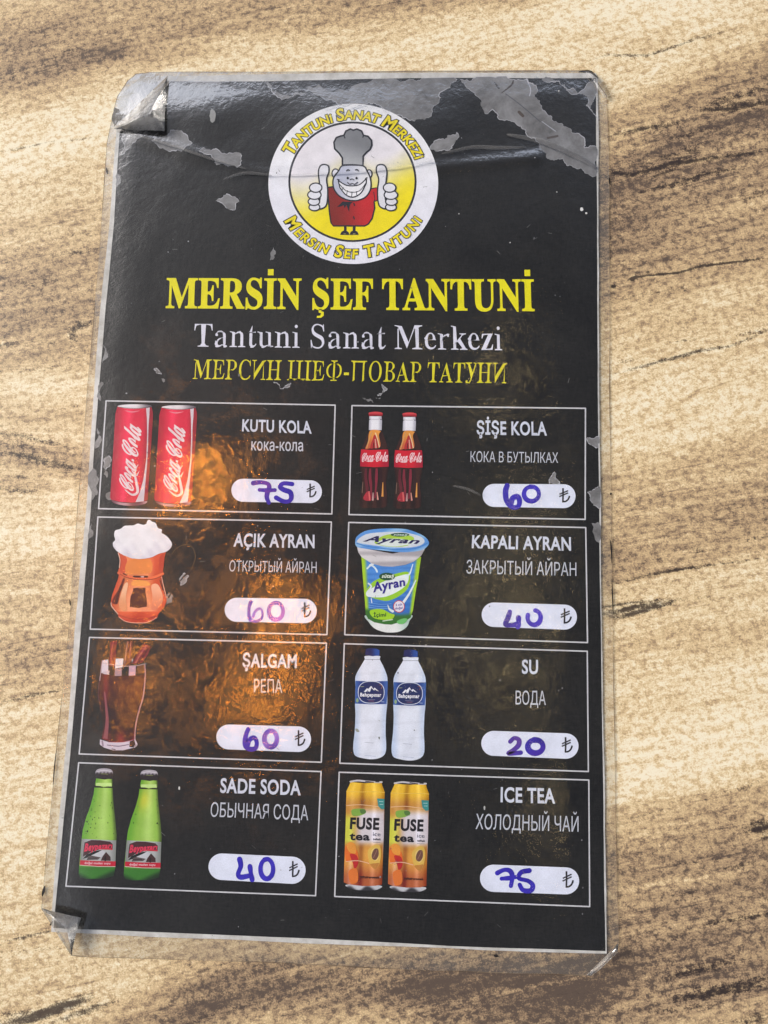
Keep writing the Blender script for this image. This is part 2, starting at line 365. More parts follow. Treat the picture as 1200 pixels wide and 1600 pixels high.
# ------------------------------------------------------------------ table top (the setting)
def seg_dist(X, Y, pts):
    d = np.full(X.shape, 1e9); s = np.zeros(X.shape); n = len(pts) - 1
    for i in range(n):
        (x0, y0), (x1, y1) = pts[i], pts[i + 1]
        vx, vy = x1 - x0, y1 - y0
        t = np.clip(((X - x0) * vx + (Y - y0) * vy) / (vx * vx + vy * vy), 0, 1)
        dd = np.hypot(X - x0 - t * vx, Y - y0 - t * vy)
        m = dd < d; d = np.where(m, dd, d); s = np.where(m, (i + t) / n, s)
    return d, s
def to_pixel(X, Y):
    P = np.stack([X, Y, np.zeros_like(X)], -1) @ R.T + T
    return P[..., 0] / P[..., 2] * F + IW / 2, P[..., 1] / P[..., 2] * F + IH / 2
def table_pattern(X, Y):
    """printed wood decor of the laminate: where it is brown (tone) and where black veins run (dark)"""
    px, py = to_pixel(X, Y)
    tone = np.full(X.shape, 0.30); dark = np.zeros(X.shape)
    bands = [  # centre line, half width, amount: broad brown or cream bands of the decor
        ([(-200, 110), (250, 35), (520, 0), (800, -60)], 75, 0.42), ([(-100, 150), (180, 82)], 22, 0.28),
        ([(-100, 260), (150, 190), (400, 90), (1100, -10)], 40, -0.18),
        ([(960, 190), (1080, 140), (1300, 60)], 30, 0.16),
        ([(900, 330), (1060, 230), (1300, 120)], 66, 0.58), ([(940, 290), (1100, 190), (1300, 150)], 30, 0.18),
        ([(900, 420), (1080, 330), (1300, 250)], 60, 0.4), ([(930, 460), (1300, 350)], 50, 0.25),
        ([(930, 540), (1300, 450)], 40, 0.10), ([(930, 620), (1300, 560)], 45, -0.03), ([(930, 690), (1300, 615)], 28, -0.09),
        ([(930, 790), (1250, 720)], 60, 0.2), ([(930, 880), (1250, 800)], 60, 0.36),
        ([(930, 1010), (1300, 960)], 50, 0.08), ([(930, 1170), (1300, 1090)], 90, -0.07), ([(900, 1230), (1250, 1160)], 50, -0.10),
        ([(930, 1330), (1300, 1240)], 50, 0.34), ([(930, 1420), (1300, 1330)], 70, 0.36), ([(900, 1520), (1300, 1420)], 80, 0.42), ([(700, 1580), (1300, 1540)], 70, 0.42),
        ([(-100, 400), (170, 330)], 60, 0.06), ([(-100, 430), (160, 400)], 50, 0.24), ([(-100, 520), (160, 500)], 70, 0.42),
        ([(-100, 610), (150, 600)], 26, -0.12), ([(-100, 650), (140, 640)], 25, 0.15), ([(-100, 690), (70, 705), (125, 725)], 26, 0.45),
        ([(-100, 770), (60, 760)], 20, 0.34), ([(-100, 850), (130, 830)], 45, -0.1),
        ([(-100, 930), (60, 915), (130, 900)], 40, 0.18), ([(-100, 1050), (110, 1020)], 60, 0.3),
        ([(-100, 1160), (100, 1130)], 40, -0.02), ([(-100, 1300), (90, 1270)], 110, -0.08),
        ([(0, 1480), (120, 1450)], 30, 0.2), ([(0, 1560), (230, 1480), (420, 1490)], 40, 0.12), ([(200, 1620), (380, 1540), (800, 1510)], 50, 0.38), ([(330, 1570), (900, 1560)], 70, 0.36),
        ([(-100, 1530), (60, 1490), (160, 1470)], 30, -0.1),
    ]
    for pts, w, a in bands:
        d, s = seg_dist(px, py, pts); tone += a * np.exp(-(d / w) ** 2)
    veins = [  # line, width, strength: the black streaks
        ([(905, 100), (950, 86), (1010, 87), (1040, 78), (1085, 62), (1130, 50)], 4, 0.8), ([(955, 88), (1010, 87)], 7, 0.5),
        ([(1095, 172), (1130, 153), (1160, 150), (1210, 128)], 5, 0.7), ([(1100, 172), (1150, 170), (1210, 156)], 5, 1.0), ([(1110, 166), (1150, 162), (1180, 165)], 12, 0.6),
        ([(950, 212), (1000, 202), (1060, 192)], 5, 0.8), ([(965, 212), (1045, 200)], 10, 0.35),
        ([(1040, 222), (1090, 208), (1150, 196)], 5, 0.5), ([(1060, 240), (1100, 232)], 10, 0.5),
        ([(950, 268), (985, 274), (1050, 256), (1110, 248), (1200, 235)], 4.5, 0.95), ([(1020, 277), (1060, 262)], 3.5, 0.8), ([(985, 256), (1050, 245), (1090, 248)], 9, 0.45),
        ([(1000, 302), (1060, 285), (1100, 272), (1180, 258)], 5, 0.75), ([(1040, 298), (1090, 280)], 4, 0.6), ([(1150, 310), (1210, 300)], 12, 0.5),
        ([(985, 436), (1000, 432), (1060, 426), (1100, 415), (1150, 409), (1210, 402)], 2.2, 1.3), ([(984, 437), (997, 432)], 4, 1.4), ([(1011, 425), (1013, 425)], 3, 1.2),
        ([(955, 470), (1010, 458), (1090, 446)], 6, 0.5), ([(955, 450), (964, 448)], 4, 1.0), ([(965, 485), (980, 478)], 7, 0.4),
        ([(955, 533), (1000, 523), (1060, 508), (1110, 498)], 3, 0.35), ([(955, 568), (1000, 560)], 5, 0.5), ([(1040, 538), (1100, 525)], 4, 0.6),
        ([(955, 586), (1020, 568), (1090, 549), (1140, 541), (1210, 513)], 4, 0.85), ([(1150, 525), (1210, 512)], 6, 0.6), ([(1130, 545), (1190, 528)], 6, 0.4),
        ([(1040, 642), (1100, 633), (1200, 612)], 3, 0.4), ([(955, 795), (1000, 788)], 3, 0.3), ([(1080, 860), (1100, 858)], 10, 0.55), ([(1150, 848), (1210, 832)], 8, 0.4), ([(1010, 875), (1060, 866)], 14, 0.3),
        ([(940, 917), (1000, 902), (1060, 890), (1120, 882), (1210, 871)], 3, 0.8),
        ([(925, 962), (960, 957), (1000, 948), (1062, 937)], 8, 0.95), ([(960, 966), (1000, 955), (1050, 942)], 5, 1.1), ([(930, 950), (1030, 936)], 3, 0.9), ([(1065, 938), (1130, 931)], 3, 0.5), ([(965, 978), (985, 975)], 2, 0.7),
        ([(1060, 992), (1130, 978)], 3, 0.3),
        ([(945, 1289), (1000, 1275), (1050, 1262)], 4, 0.55), ([(1100, 1250), (1170, 1228), (1210, 1210)], 5, 0.5), ([(1170, 1295), (1205, 1290)], 14, 0.9), ([(1190, 1300), (1200, 1310)], 10, 0.8),
        ([(970, 1350), (1030, 1330), (1100, 1340)], 4, 0.35), ([(1000, 1365), (1070, 1350), (1140, 1340)], 5, 0.45), ([(1130, 1358), (1200, 1345)], 6, 0.5),
        ([(1000, 1414), (1060, 1400), (1110, 1390)], 5, 0.4), ([(1100, 1445), (1150, 1437), (1210, 1425)], 6, 0.65), ([(1020, 1480), (1080, 1462)], 8, 0.35),
        ([(1040, 1530), (1090, 1515), (1160, 1500)], 10, 0.7), ([(1060, 1560), (1130, 1548), (1210, 1530)], 12, 0.85), ([(1000, 1585), (1080, 1572), (1140, 1570)], 8, 0.5), ([(1150, 1600), (1210, 1585)], 12, 0.7),
        ([(930, 1500), (975, 1495)], 8, 0.3),
        ([(0, 237), (40, 230), (80, 222), (170, 213)], 3.5, 0.55), ([(20, 225), (60, 222)], 6, 0.2), ([(0, 308), (40, 298)], 3, 0.4), ([(0, 320), (160, 318)], 4, 0.2), ([(90, 375), (150, 360)], 6, 0.4), ([(70, 402), (105, 396), (150, 388)], 6, 0.6), ([(0, 440), (60, 445), (100, 425)], 12, 0.4), ([(0, 448), (50, 446)], 6, 0.4), ([(100, 485), (148, 478)], 3, 0.5),
        ([(105, 528), (120, 512), (140, 502)], 10, 0.75), ([(112, 520), (118, 538)], 11, 0.7), ([(-5, 541), (30, 534)], 4, 0.8), ([(10, 545), (30, 538)], 9, 0.4), ([(70, 536), (90, 535)], 7, 0.5), ([(0, 580), (50, 578), (145, 572)], 5, 0.5), ([(100, 630), (140, 640)], 10, 0.35),
        ([(0, 670), (50, 672), (90, 674)], 2.5, 0.5), ([(0, 677), (40, 682), (80, 692), (120, 702)], 6, 0.7), ([(0, 705), (40, 712), (80, 724), (125, 732)], 9, 0.75), ([(0, 690), (60, 698)], 12, 0.45), ([(70, 735), (125, 741)], 2.5, 0.75), ([(15, 745), (55, 742)], 6, 0.6), ([(0, 765), (40, 768), (60, 762)], 9, 0.6), ([(110, 764), (135, 762)], 4, 0.5),
        ([(0, 1030), (50, 1022)], 7, 0.4), ([(0, 1060), (60, 1048), (110, 1035)], 3, 0.5), ([(-5, 1099), (50, 1087), (115, 1075)], 4, 0.7), ([(0, 1012), (60, 1008)], 10, 0.3),
        ([(0, 1472), (40, 1464), (90, 1452)], 4, 0.85), ([(0, 1496), (60, 1483), (110, 1478)], 7, 0.5),
        ([(0, 1598), (50, 1590), (100, 1572), (140, 1558)], 11, 1.1), ([(0, 1588), (60, 1580)], 6, 0.8), ([(70, 1600), (130, 1582), (180, 1562)], 9, 0.8), ([(200, 1540), (250, 1522)], 4, 0.4), ([(240, 1525), (300, 1505)], 3, 0.3),
        ([(260, 1510), (330, 1510), (420, 1495)], 5, 0.3), ([(290, 1600), (400, 1565)], 8, 0.3),
        ([(0, 10), (70, 0)], 6, 0.2), ([(60, 95), (130, 70)], 5, 0.4), ([(0, 130), (60, 105)], 5, 0.35), ([(180, 60), (330, 20)], 6, 0.25), ([(330, 40), (480, 8)], 4, 0.25),
    ]
    for pts, w, a in veins:
        m = (px > min(p[0] for p in pts) - 60) & (px < max(p[0] for p in pts) + 60) & (py > min(p[1] for p in pts) - 60) & (py < max(p[1] for p in pts) + 60)
        if not m.any(): continue
        d, s = seg_dist(px[m], py[m], pts)
        dark[m] = np.maximum(dark[m], a * np.exp(-(d / w) ** 2) * (0.35 + 0.65 * np.sin(np.pi * np.clip(s, 0.04, 0.96)) ** 0.5))
    warp = 0.32 * np.exp(-((py - 720) / 130) ** 2) * 200 * np.tanh(px / 200)
    gs = px * 0.00028; gt = (py + 0.24 * px - warp + 10 * np.sin(px / 170 + py / 400)) * 0.00028
    return tone - 0.02, dark, gs, gt

def grid_axis(lo, hi, f0, f1, fine, coarse):
    return np.concatenate([np.arange(lo, f0, coarse), np.arange(f0, f1, fine), np.arange(f1, hi + 1e-6, coarse)])
def make_table():
    c = at(np.array([0, 1200, 1200, 0.]), np.array([0, 0, 1600, 1600.]))
    lo, hi = c.min(0) - 0.01, c.max(0) + 0.01
    gx = grid_axis(lo[0] - 0.4, hi[0] + 0.4, lo[0], hi[0], 0.0007, 0.02); gy = grid_axis(lo[1] - 0.4, hi[1] + 0.5, lo[1], hi[1], 0.0007, 0.02)
    X, Y = np.meshgrid(gx, gy); tone, dark, gs, gt = table_pattern(X, Y)
    ny, nx = X.shape; N = nx * ny
    co = np.zeros((N, 3), np.float32); co[:, 0] = X.ravel(); co[:, 1] = Y.ravel()
    i = (np.arange(ny - 1)[:, None] * nx + np.arange(nx - 1)[None]).ravel()
    q = np.stack([i, i + 1, i + nx + 1, i + nx], 1).astype(np.int32)
    # border going down to an underside gives the slab its thickness
    ring = np.concatenate([np.arange(nx), np.arange(1, ny) * nx + nx - 1, (ny - 1) * nx + np.arange(nx - 2, -1, -1), np.arange(ny - 2, 0, -1) * nx])
    low = co[ring].copy(); low[:, 2] = -0.028; m = len(ring); j = np.arange(m); j2 = (j + 1) % m
    side = np.stack([ring[j], N + j, N + j2, ring[j2]], 1).astype(np.int32)
    co = np.vstack([co, low]); q = np.vstack([q, side])
    me = bpy.data.meshes.new('table_top'); me.vertices.add(len(co)); me.vertices.foreach_set('co', co.ravel())
    me.loops.add(q.size); me.loops.foreach_set('vertex_index', q.ravel()); me.polygons.add(len(q))
    me.polygons.foreach_set('loop_start', np.arange(0, q.size, 4, dtype=np.int32)); me.polygons.foreach_set('loop_total', np.full(len(q), 4, np.int32))
    me.update(calc_edges=True)
    for nm, a in (('tone', tone), ('dark', dark), ('grain_s', gs), ('grain_t', gt)):
        at_ = me.attributes.new(nm, 'FLOAT', 'POINT'); at_.data.foreach_set('value', np.concatenate([a.ravel(), np.zeros(m)]).astype(np.float32))
    o = bpy.data.objects.new('table_top', me); COL.objects.link(o); o['kind'] = 'structure'
    # laminate: fine flecks, streaks along the grain, black veins broken up by noise
    mt, n, l, out = new_mat('wood_laminate')
    tc = n.new('ShaderNodeTexCoord')
    def noise(scale, detail, rough, rot=0.0, sc=(1, 1, 1), dist=0.0):
        mp = n.new('ShaderNodeMapping'); mp.inputs['Rotation'].default_value = (0, 0, rot); mp.inputs['Scale'].default_value = sc
        l.new(tc.outputs['Object'], mp.inputs[0])
        t = node(n, 'ShaderNodeTexNoise', Scale=scale, Detail=detail, Roughness=rough, Distortion=dist); l.new(mp.outputs[0], t.inputs['Vector'])
        return t.outputs['Fac']
    g = math.radians(-14)
    fleck = noise(400, 8, 0.78, g, (0.8, 1, 1)); fleck2 = noise(1500, 3, 0.75); blot = noise(95, 8, 0.72, g, (0.6, 1, 1), 0.2); pale = noise(260, 8, 0.75, 0.6)
    sa = node(n, 'ShaderNodeAttribute', _attribute_name='grain_s'); ga = node(n, 'ShaderNodeAttribute', _attribute_name='grain_t')
    def along(scale, stretch, detail, rough):
        cb = n.new('ShaderNodeCombineXYZ'); l.new(math_node(n, l, 'MULTIPLY', sa.outputs['Fac'], stretch), cb.inputs[0]); l.new(ga.outputs['Fac'], cb.inputs[1])
        t = node(n, 'ShaderNodeTexNoise', Scale=scale, Detail=detail, Roughness=rough); l.new(cb.outputs[0], t.inputs['Vector']); return t.outputs['Fac']
    streak = along(75, 0.09, 9, 0.68); fine_streak = along(330, 0.10, 6, 0.65); thread = along(420, 0.05, 5, 0.6)
    ta = node(n, 'ShaderNodeAttribute', _attribute_name='tone'); da = node(n, 'ShaderNodeAttribute', _attribute_name='dark')
    def M(op, a, b, clamp=False): return math_node(n, l, op, a, b, clamp)
    def sharp(x, k): return M('ADD', M('MULTIPLY', M('SUBTRACT', x, 0.5), k), 0.5, True)
    fl = M('ADD', sharp(M('SUBTRACT', fleck, 0.03), 8), M('MULTIPLY', sharp(M('SUBTRACT', pale, 0.13), 8), -0.7))
    dev = M('ADD', M('ADD', M('MULTIPLY', M('SUBTRACT', fl, 0.40), 0.6), M('MULTIPLY', M('SUBTRACT', fleck2, 0.5), 1.5)),
            M('ADD', M('MULTIPLY', M('SUBTRACT', blot, 0.5), 0.4), M('ADD', M('MULTIPLY', M('SUBTRACT', streak, 0.5), M('ADD', 0.65, M('MULTIPLY', ta.outputs['Fac'], 1.2))), M('MULTIPLY', M('SUBTRACT', fine_streak, 0.5), 1.1))))
    amp = M('ADD', 0.52, M('MULTIPLY', ta.outputs['Fac'], 0.34))
    v = M('ADD', M('ADD', M('MULTIPLY', ta.outputs['Fac'], 0.92), M('MULTIPLY', M('MULTIPLY', M('SUBTRACT', thread, 0.6), 9.0, True), M('ADD', 0.08, M('MULTIPLY', ta.outputs['Fac'], 0.4)))), M('MULTIPLY', dev, amp))
    r = n.new('ShaderNodeValToRGB'); l.new(v, r.inputs[0]); cr = r.color_ramp
    stops = [(0.0, (243, 232, 206)), (0.2, (228, 204, 160)), (0.4, (202, 174, 133)), (0.6, (172, 146, 114)), (0.8, (136, 114, 92)), (1.0, (92, 78, 68))]
    while len(cr.elements) < len(stops): cr.elements.new(0.5)
    for e, (p_, c_) in zip(cr.elements, stops): e.position = p_; e.color = (*lin(c_), 1)
    nn = M('ADD', M('MULTIPLY', fleck, 0.5), M('ADD', M('MULTIPLY', fleck2, 0.25), M('MULTIPLY', fine_streak, 0.25)))
    dsum = M('ADD', da.outputs['Fac'], M('MULTIPLY', M('MAXIMUM', M('SUBTRACT', ta.outputs['Fac'], 0.45), 0.0), 0.28))
    dm = M('MULTIPLY', M('MULTIPLY', M('MULTIPLY', M('ADD', M('SUBTRACT', dsum, 0.44), M('MULTIPLY', M('SUBTRACT', nn, 0.5), 4.2)), 2.4, True), M('MULTIPLY', dsum, 3.5, True)), 0.88)
    mix = n.new('ShaderNodeMix'); mix.data_type = 'RGBA'; l.new(dm, mix.inputs['Factor']); l.new(r.outputs[0], mix.inputs[6]); mix.inputs[7].default_value = (*lin((44, 36, 36)), 1)
    p = node(n, 'ShaderNodeBsdfPrincipled', Roughness=0.38); p.inputs['Specular IOR Level'].default_value = 0.5
    l.new(mix.outputs[2], p.inputs['Base Color'])
    bp = node(n, 'ShaderNodeBump', Strength=0.25, Distance=0.0004); l.new(fleck, bp.inputs['Height']); l.new(bp.outputs[0], p.inputs['Normal'])
    l.new(p.outputs[0], out.inputs[0]); me.materials.append(mt)
    return o
make_table()

# ------------------------------------------------------------------ the menu and its sheets
menu = bpy.data.objects.new('laminated_menu', None); COL.objects.link(menu)
menu['label'] = 'worn black laminated drinks menu with eight framed drinks and handwritten prices lying on wood-look table'
menu['category'] = 'menu'
W = (214, 214, 224)

FILM_OUT = [(200, 126), (212, 116), (235, 113), (420, 112), (640, 111), (840, 110), (912, 110), (922, 113), (948, 150), (951, 240), (952, 330), (952, 600), (955, 800), (957, 930), (961, 1200), (964, 1380), (967, 1473),
            (920, 1524), (820, 1521), (700, 1517), (560, 1511), (400, 1503), (300, 1500), (136, 1495), (112, 1493), (65, 1420), (71, 1352), (88, 1173), (101, 1050), (111, 947), (113, 899), (122, 781), (131, 679), (139, 580), (148, 480), (156, 387), (162, 300), (167, 225), (177, 175), (184, 150)]
PAPER_OUT = [(184, 158), (196, 140), (222, 120), (420, 116), (640, 114), (931, 114), (934, 122), (935, 330), (937, 700), (939, 900), (942, 1100), (945, 1300), (948, 1490), (820, 1487), (560, 1477), (400, 1470), (127, 1458), (80, 1456), (81, 1425), (86, 1352), (98, 1217), (110, 1082), (125, 890), (135, 794), (140, 716), (147, 611), (157, 480), (171, 350), (178, 250), (182, 205)]
PRINT_OUT = [(262, 127), (420, 127), (640, 122), (931, 122), (933, 330), (935, 700), (937, 900), (940, 1100), (943, 1300), (946, 1486), (820, 1482), (700, 1478), (560, 1470), (400, 1463), (127, 1452), (84, 1450), (86, 1422), (93, 1352), (106, 1217), (118, 1082), (134, 890), (142, 794), (146, 716), (154, 611), (165, 480), (178, 350), (184, 250), (187, 206)]
def slab(name, outline, z0, z1, mat):
    """a thin sheet with real thickness"""
    v, f = fill(outline); top = at(v[:, 0], v[:, 1], z1); bot = top.copy(); bot[:, 2] = z0
    n = len(v); o = np.array(outline, float)
    idx = [int(np.argmin(np.hypot(*(v - p).T))) for p in o]
    faces = list(f) + ([tuple(i + n for i in t[::-1]) for t in f] if mat is not BACKFILM else [])
    faces += [(idx[i], idx[(i + 1) % len(idx)], idx[(i + 1) % len(idx)] + n, idx[i] + n) for i in range(len(idx)) if idx[i] != idx[(i + 1) % len(idx)]]
    return link(name, np.vstack([top, bot]), faces, mat, menu)
b = slab('backing_film', FILM_OUT, 0.0001, 0.0003, BACKFILM); b['label'] = 'milky sealed plastic margin around the sheet'
slab('paper_sheet', jag(PAPER_OUT, 0.006, 3), 0.00035, 0.0006, PAPER)
v, f = fill(jag(PRINT_OUT, 0.003, 3)); link('black_print', at(v[:, 0], v[:, 1], 0.00064), f, BLACK, menu)

# worn patches where the black print has gone
def z1(p, k=1 / 3, ox=140, oy=100): return [(ox + x * k, oy + y * k) for x, y in p]
def z3(p): return z1(p, 0.3, 640, 100)
PATCHES = [
    z1([(362, 150), (395, 130), (470, 95), (480, 82), (612, 82), (608, 100), (570, 125), (530, 140), (510, 165), (490, 190), (450, 205), (430, 190), (400, 185), (365, 172)]),
    [(418, 127), (421, 137), (432, 150), (440, 156), (452, 153), (460, 146), (475, 145), (500, 150), (520, 157), (535, 166), (560, 168), (600, 172), (640, 188), (655, 186), (668, 184), (676, 175), (686, 160), (689, 152), (685, 150), (697, 140), (705, 130), (714, 124), (640, 123)],
    z3([(262, 82), (290, 110), (340, 150), (365, 180), (385, 240), (395, 260), (430, 235), (460, 280), (530, 300), (590, 340), (640, 385), (665, 405), (680, 450), (710, 485), (800, 495), (860, 540), (975, 580), (975, 435), (910, 435), (905, 380), (870, 360), (820, 330), (740, 270), (690, 235), (680, 190), (650, 170), (665, 130), (640, 100), (610, 77)]),
    z3([(690, 76), (780, 90), (850, 125), (930, 180), (920, 215), (950, 240), (975, 285), (975, 125), (965, 76)]),
    z3([(115, 420), (180, 395), (235, 370), (245, 355), (258, 370), (240, 400), (220, 440), (160, 450), (110, 445)]),
    z1([(290, 360), (310, 345), (380, 310), (430, 310), (460, 340), (482, 370), (460, 385), (430, 410), (390, 405), (330, 395)]),
    z1([(512, 405), (540, 393), (600, 400), (650, 420), (705, 415), (708, 440), (690, 485), (650, 480), (580, 440)]),
    z1([(590, 640), (630, 615), (680, 620), (702, 645), (680, 685), (650, 680), (630, 660)]),
    z1([(140, 430), (150, 345), (180, 320), (240, 345), (200, 370), (170, 405)]),
    z1([(845, 920), (865, 855), (873, 880), (862, 915)]), z1([(128, 510), (143, 530), (128, 580)]),
    [(160, 538), (169, 553), (160, 569)], [(158, 596), (162, 600), (157, 627)], [(151, 668), (158, 682), (149, 701)], [(146, 731), (153, 755), (152, 773), (143, 782)], [(143, 818), (146, 834), (138, 843)],
    z1([(1065, 350), (1172, 335), (1172, 430), (1130, 420), (1100, 400)], .1833, 720, 620), z1([(1080, 810), (1130, 790), (1172, 760), (1172, 950), (1110, 890)], .1833, 720, 620), z1([(755, 690), (800, 640), (845, 740), (755, 740)], .1833, 720, 620), z1([(1115, 40), (1172, 30), (1172, 210), (1145, 180)], .1833, 720, 810),
    z1([(215, 10), (290, 15), (325, 55), (270, 48)], 1 / 6, 530, 620), z1([(340, 10), (390, 8), (380, 22)], 1 / 6, 530, 620),
    z1([(0, 625), (20, 622), (45, 655), (20, 652)], .2667, 240, 410), z1([(45, 680), (68, 685), (60, 705)], .2667, 240, 410), z1([(700, 702), (740, 735), (770, 725), (805, 705), (790, 730), (745, 742)], .2667, 240, 410),
    z1([(185, 775), (225, 745), (213, 710), (243, 742), (205, 782)], .2667, 540, 410),
    z1([(130, 640), (170, 615), (205, 650), (190, 700), (150, 740), (135, 700)], 1 / 6, 140, 610), z1([(140, 740), (165, 760), (160, 820)], 1 / 6, 140, 610), z1([(150, 980), (200, 950), (215, 1030), (170, 1025)], 1 / 6, 140, 610),
    z1([(900, 640), (940, 575), (995, 600), (960, 660), (915, 690)], 1 / 6, 130, 800), z1([(785, 790), (830, 740), (848, 790), (830, 850), (780, 868)], 1 / 6, 130, 800),
]
for p in PATCHES:
    small = max(a for a, _ in p) - min(a for a, _ in p) < 12
    q = [(min(x, 933.0 + (y - 122) * .009), max(y, 127.5 - (max(x, 263) - 420) * .023 if x > 420 else 127.5)) for x, y in jag(p, 0.25, 2 if small else 5)]
    v, f = fill(q); link('worn_patch', at(v[:, 0], v[:, 1], 0.00067), f, WORN, menu)
    if not small and max(b for _, b in p) - min(b for _, b in p) > 8:
        rim = Ink(z=0.00068); ph = random.uniform(0, 6); rim.stroke(q + [q[0]], 1.2, (188, 188, 196), smooth=False, cap=False, taper=lambda s: np.clip(.45 + .6 * np.sin(s * 31 + ph) * np.sin(s * 13 - ph), 0, 1)); rim.build('patch_rim', menu)

# ------------------------------------------------------------------ emblem
def soft(x, a, b):
    t = np.clip((x - a) / (b - a), 0, 1); return t * t * (3 - 2 * t)
def mixc(a, b, t): return np.asarray(a, float) * (1 - t[:, None]) + np.asarray(b, float) * t[:, None]
YEL = (236, 218, 22); OUT = (38, 38, 48)
E_ = Ink(400, 150, .25)
E_.poly(ellipse(608, 549, 531, 501, 96), lambda X, Y: mixc((240, 240, 246), (232, 232, 244), soft(Y, 200, 800)), 40)
E_.poly(ellipse(603, 536, 401, 377, 80), OUT)
E_.poly(ellipse(603, 536, 388, 364, 80), lambda X, Y: mixc((232, 228, 236), (240, 222, 20), soft((Y - 500) + (X - 600) * 0.22 - np.abs(X - 600) * 0.1 + 40 * np.sin(X / 70), -150, 220)), 16)
emblem = E_.build('emblem', menu)
def ring_text(words, a0, a1, r0, top):
    L_ = Ink(400, 150, .25, 0.00074)
    items = []
    for wd in words:
        for i, ch in enumerate(wd): items.append((ch, 1.3 if i == 0 else 1.0))
        items.append((' ', 1.0))
    items = items[:-1]
    adv = [0.34 if ch == ' ' else (advance(ch) + .1) * s for ch, s in items]
    tot = sum(adv); x = 0; cx, cy = 606, 543
    for (ch, s), a in zip(items, adv):
        if ch != ' ':
            ang = math.radians(a0 + (a1 - a0) * (x + a / 2) / tot)
            for off, col in ((0.085, OUT), (0.03, YEL)):
                v, f = glyph_mesh(ch, off)
                gx = (v[:, 0] - advance(ch) / 2) * 78 * s * 1.05; gy = v[:, 1] * 84 * s; gx = gx + gy * 0.08
                ux, uy = math.cos(ang), -math.sin(ang)
                if top: px = cx + (r0 + gy) * ux + gx * -uy; py = cy + ((r0 + gy) * uy + gx * ux) * .95
                else: px = cx + (r0 - gy) * ux + gx * uy; py = cy + ((r0 - gy) * uy + gx * -ux) * .95
                L_.add(np.stack([px, py], 1), f, col)
        x += a
    L_.build('ring_lettering', emblem)
ring_text(['TANTUNi', 'SANAT', 'MERKEZi'], 155, 21, 418, True)
ring_text(['MERSiN', 'SEF', 'TANTUNi'], 209, 331, 496, False)
C_ = Ink(400, 150, .25, 0.00074)
SK = (226, 226, 236); DK = (36, 36, 46)
def outlined(pts, col, w=9, step=None, n=6):
    c = smooth_curve(pts, n, True); C_.poly(c, col, step); C_.stroke(c + [c[0]], w, DK, smooth=False, cap=False)
def oval(cx, cy, rx, ry, col, w=8): outlined(ellipse(cx, cy, rx, ry, 14), col, w, None, 3)
C_.rect(550, 812, 566, 845, DK); C_.rect(604, 812, 622, 845, DK)
for cx in (555, 613): C_.poly(ellipse(cx, 868, 28, 28, 20, 180, 360), DK)
C_.stroke([(548, 862), (562, 862)], 3, (190, 185, 120), cap=False); C_.stroke([(606, 862), (622, 862)], 3, (190, 185, 120), cap=False)
body = [(445, 572), (490, 565), (720, 580), (758, 572), (762, 650), (738, 660), (742, 700), (726, 765), (702, 800), (680, 812), (482, 812), (468, 790), (458, 720), (454, 660), (448, 610)]
def red(X, Y): return mixc((132, 38, 32), (196, 36, 42), soft(X + (700 - Y) * .3, 480, 700))
C_.poly(body, red, 14); C_.stroke(body + [body[0]], 9, DK, smooth=False)
C_.stroke([(735, 600), (742, 640), (736, 665)], 5, DK)
for q in ([(612, 672), (616, 684)], [(610, 755), (614, 768)]): C_.stroke(q, 9, DK, smooth=False)
oval(497, 484, 22, 28, SK); oval(706, 487, 19, 26, SK)
head = [(515, 470), (540, 436), (610, 432), (672, 438), (695, 470), (716, 520), (716, 580), (690, 626), (645, 650), (600, 654), (555, 644), (510, 615), (484, 570), (484, 515)]
outlined(head, lambda X, Y: mixc((190, 194, 214), (232, 232, 238), soft(X + Y * .3, 680, 850)), 9, 12)
C_.poly([(540, 660), (525, 676), (506, 694), (530, 690), (548, 682), (552, 700), (566, 682), (574, 704), (582, 726), (584, 690), (592, 672), (608, 662)], DK)
hat = [(540, 432), (540, 388), (520, 358), (492, 330), (487, 290), (502, 260), (530, 250), (549, 246), (562, 219), (590, 206), (608, 214), (630, 206), (660, 219), (672, 246), (700, 252), (722, 277), (724, 307), (712, 335), (690, 352), (670, 375), (668, 434), (605, 430)]
C_.poly(hat, lambda X, Y: mixc((124, 126, 132), (178, 180, 186), soft(Y - X * .35, 60, 230)), 12); C_.stroke(hat + [hat[0]], 11, DK, smooth=False)
C_.stroke([(548, 246), (556, 262)], 7, DK); C_.stroke([(672, 246), (668, 258)], 7, DK)
for hx, sgn in ((0, 1), (1208, -1)):
    m = lambda p: [(hx + sgn * x, y) for x, y in p]
    outlined(m([(398, 560), (390, 480), (400, 440), (424, 428), (452, 438), (455, 475), (441, 520), (448, 580), (446, 650), (434, 690), (400, 706), (385, 690), (400, 640)]), SK, 9)
    for fx, fy, rx, ry in ((365, 695, 34, 22), (362, 660, 36, 24), (365, 618, 42, 28), (373, 573, 39, 29)): oval(hx + sgn * fx, fy, rx, ry, SK)
mouth = smooth_curve([(514, 528), (560, 556), (605, 562), (650, 552), (690, 516)], 8) + smooth_curve([(688, 545), (655, 606), (605, 632), (560, 616), (524, 572)], 8)
C_.poly(mouth, (238, 238, 244)); C_.stroke(mouth + [mouth[0]], 7, DK, smooth=False)
C_.stroke([(522, 552), (560, 590), (605, 602), (650, 590), (684, 548)], 5, DK)
for q in ([(545, 572), (538, 588)], [(572, 590), (566, 616)], [(600, 598), (598, 628)], [(628, 596), (630, 624)]): C_.stroke(q, 4, DK, smooth=False)
C_.stroke([(508, 520), (520, 524)], 6, DK); C_.stroke([(684, 516), (694, 510)], 6, DK)
for ex in (573, 628): C_.poly(ellipse(ex, 513, 7, 8, 14), DK)
